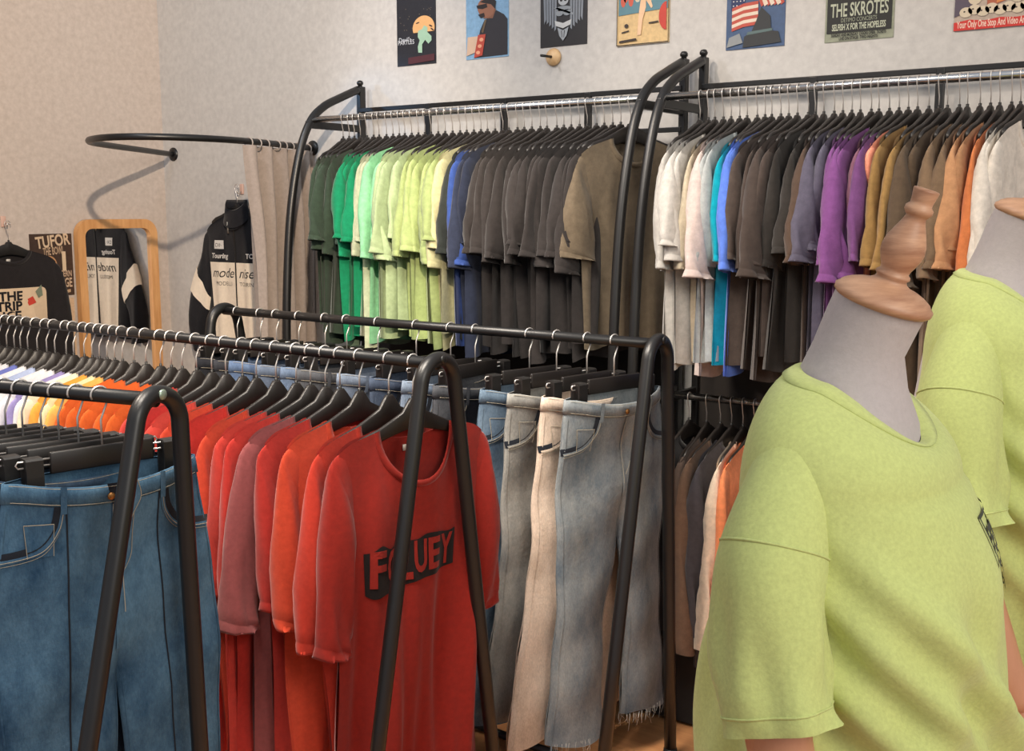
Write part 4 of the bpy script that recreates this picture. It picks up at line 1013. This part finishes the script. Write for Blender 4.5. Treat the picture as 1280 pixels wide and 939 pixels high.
    if prt:
        ink = fabric(g(46, 52, 34), .1)
        def onshirt(poly, name, par, cuts=2):
            V, F = subdiv(poly[0], poly[1], cuts); out = []
            for (x, z) in V:
                # x metres to the reader's right of the front centre line; reader's right = wearer's left = -x
                lo, hi = .22, 1.0
                phi = PI / 2 + x / .155
                for _ in range(22):
                    md = (lo + hi) / 2
                    if P(phi, md).z > z: lo = md
                    else: hi = md
                q = P(phi, lo); nn = Vector((q.x, q.y, 0)).normalized(); out.append(q + nn * .003)
            return mk(name, out, F, ink, par, False)
        x0, z0 = .013, 1.262
        fr = []
        for (xa, za, xb, zb) in ((0, 0, .11, -.004), (0, -.058, .11, -.058)): fr.append([(x0 + xa, z0 + za), (x0 + xb, z0 + za), (x0 + xb, z0 + za - .004), (x0 + xa, z0 + za - .004)])
        fr.append([(x0, z0), (x0 + .004, z0), (x0 + .004, z0 - .062), (x0, z0 - .062)]); fr.append([(x0 + .106, z0), (x0 + .11, z0), (x0 + .11, z0 - .062), (x0 + .106, z0 - .062)])
        mbv = []; mbf = []
        for q in fr: mbf.append(tuple(len(mbv) + i for i in range(4))); mbv += q
        box_ = onshirt((mbv, mbf), 'chest_print', s_, 4)
        onshirt(place(textgeo('ESM', .042, .0016), x0 + .010, z0 - .047), 'print_lettering', box_)
        onshirt(place(textgeo('eli clo', .020, .0006), x0 + .012, z0 - .082), 'print_lettering', box_)
        onshirt(place(textgeo('Studio', .020, .0006), x0 + .020, z0 - .104), 'print_lettering', box_)
    return t
mannequin((-.50, 1.462, 0), 'grey dress form with turned wooden neck finial, wearing the nearer lime tee', 'lime green tee with a small boxed chest print on the nearer dress form', 11, 1, True)
mannequin((-.475, 2.225, 0), 'grey dress form further back, cut by the right frame edge', 'plain lime green tee on the farther dress form', 12, 1.068)

# ------------------------------------------------------------------ light, world, camera
w = bpy.data.worlds.new('World'); SC.world = w; w.use_nodes = True
bg = w.node_tree.nodes['Background']; bg.inputs['Color'].default_value = (.80, .88, 1.0, 1); bg.inputs['Strength'].default_value = .52
def spot(name, loc, aim, power, col, size, blend=.4, rad=.06):
    l = bpy.data.lights.new(name, 'SPOT'); l.energy = power; l.color = col; l.spot_size = R(size); l.spot_blend = blend; l.shadow_soft_size = rad
    o = bpy.data.objects.new(name, l); COL.objects.link(o); o.location = loc
    o.rotation_euler = (Vector(aim) - Vector(loc)).to_track_quat('-Z', 'Y').to_euler(); return o
spot('corner_spot', (.25, -.1, 3.5), (-4.6, 3.6, 1.5), 1050, (1, .80, .60), 34, .6, .05)
spot('tee_spot_right', (-2.3, 1.75, 3.7), (-1.2, 3.45, 1.7), 118, (1, .83, .66), 66, .6, .04)
spot('tee_spot_left', (-3.6, 1.6, 3.7), (-2.6, 3.4, 1.75), 95, (.97, .96, 1), 60, .6, .05)
spot('red_spot', (-3.6, 1.0, 3.5), (-2.3, 2.1, 1.0), 270, (1, .86, .72), 60, .7, .06)
spot('blue_fill', (-4.35, 2.7, 2.5), (-3.36, 3.68, 2.05), 22, (.2, .55, 1), 22, .8, .05)  # added lamp standing in for a blue reflection on the left post
spot('warm_wall_fill', (.3, 1.4, 3.4), (-.9, 3.73, 2.45), 56, (1, .74, .5), 60, 1, .2)  # added fill, warms the right part of the back wall
spot('cool_wall_fill', (-2.6, 1.2, 3.5), (-3.9, 3.73, 2.5), 78, (.70, .85, 1), 58, 1, .2)  # added fill, brightens and cools the back wall near the corner
for nm_, lc, aim, en in (('jeans_fill', (-1.75, 1.2, 3.4), (-1.9, 2.8, .5), 34),):  # unseen fill light added to brighten the middle jeans rack
    l = bpy.data.lights.new(nm_, 'AREA'); l.energy = en; l.size = 1.0; l.color = (1, .90, .78); l.spread = R(80)
    o = bpy.data.objects.new(nm_, l); COL.objects.link(o); o.location = lc; o.rotation_euler = (Vector(aim) - Vector(lc)).to_track_quat('-Z', 'Y').to_euler()
l = bpy.data.lights.new('front_fill', 'AREA'); l.energy = 80; l.size = 1.6; l.color = (1, .93, .82)  # added fill light, no real fixture; lifts the mannequins' chests
o = bpy.data.objects.new('front_fill', l); COL.objects.link(o); o.location = (2.0, .35, 3.1); o.rotation_euler = (Vector((-.4, 1.6, 1.2)) - Vector(o.location)).to_track_quat('-Z', 'Y').to_euler()

cam = bpy.data.cameras.new('camera'); cam.sensor_fit = 'HORIZONTAL'; cam.sensor_width = 36; cam.lens = 36 * 1400 / 1280; cam.clip_start = .05
co = bpy.data.objects.new('camera', cam); COL.objects.link(co); co.location = (0, 0, 1.65)
co.rotation_euler = (R(90 - 8.39062701), 0, R(35.41774978)); SC.camera = co
SC.view_settings.view_transform = 'Standard'; SC.view_settings.look = 'None'
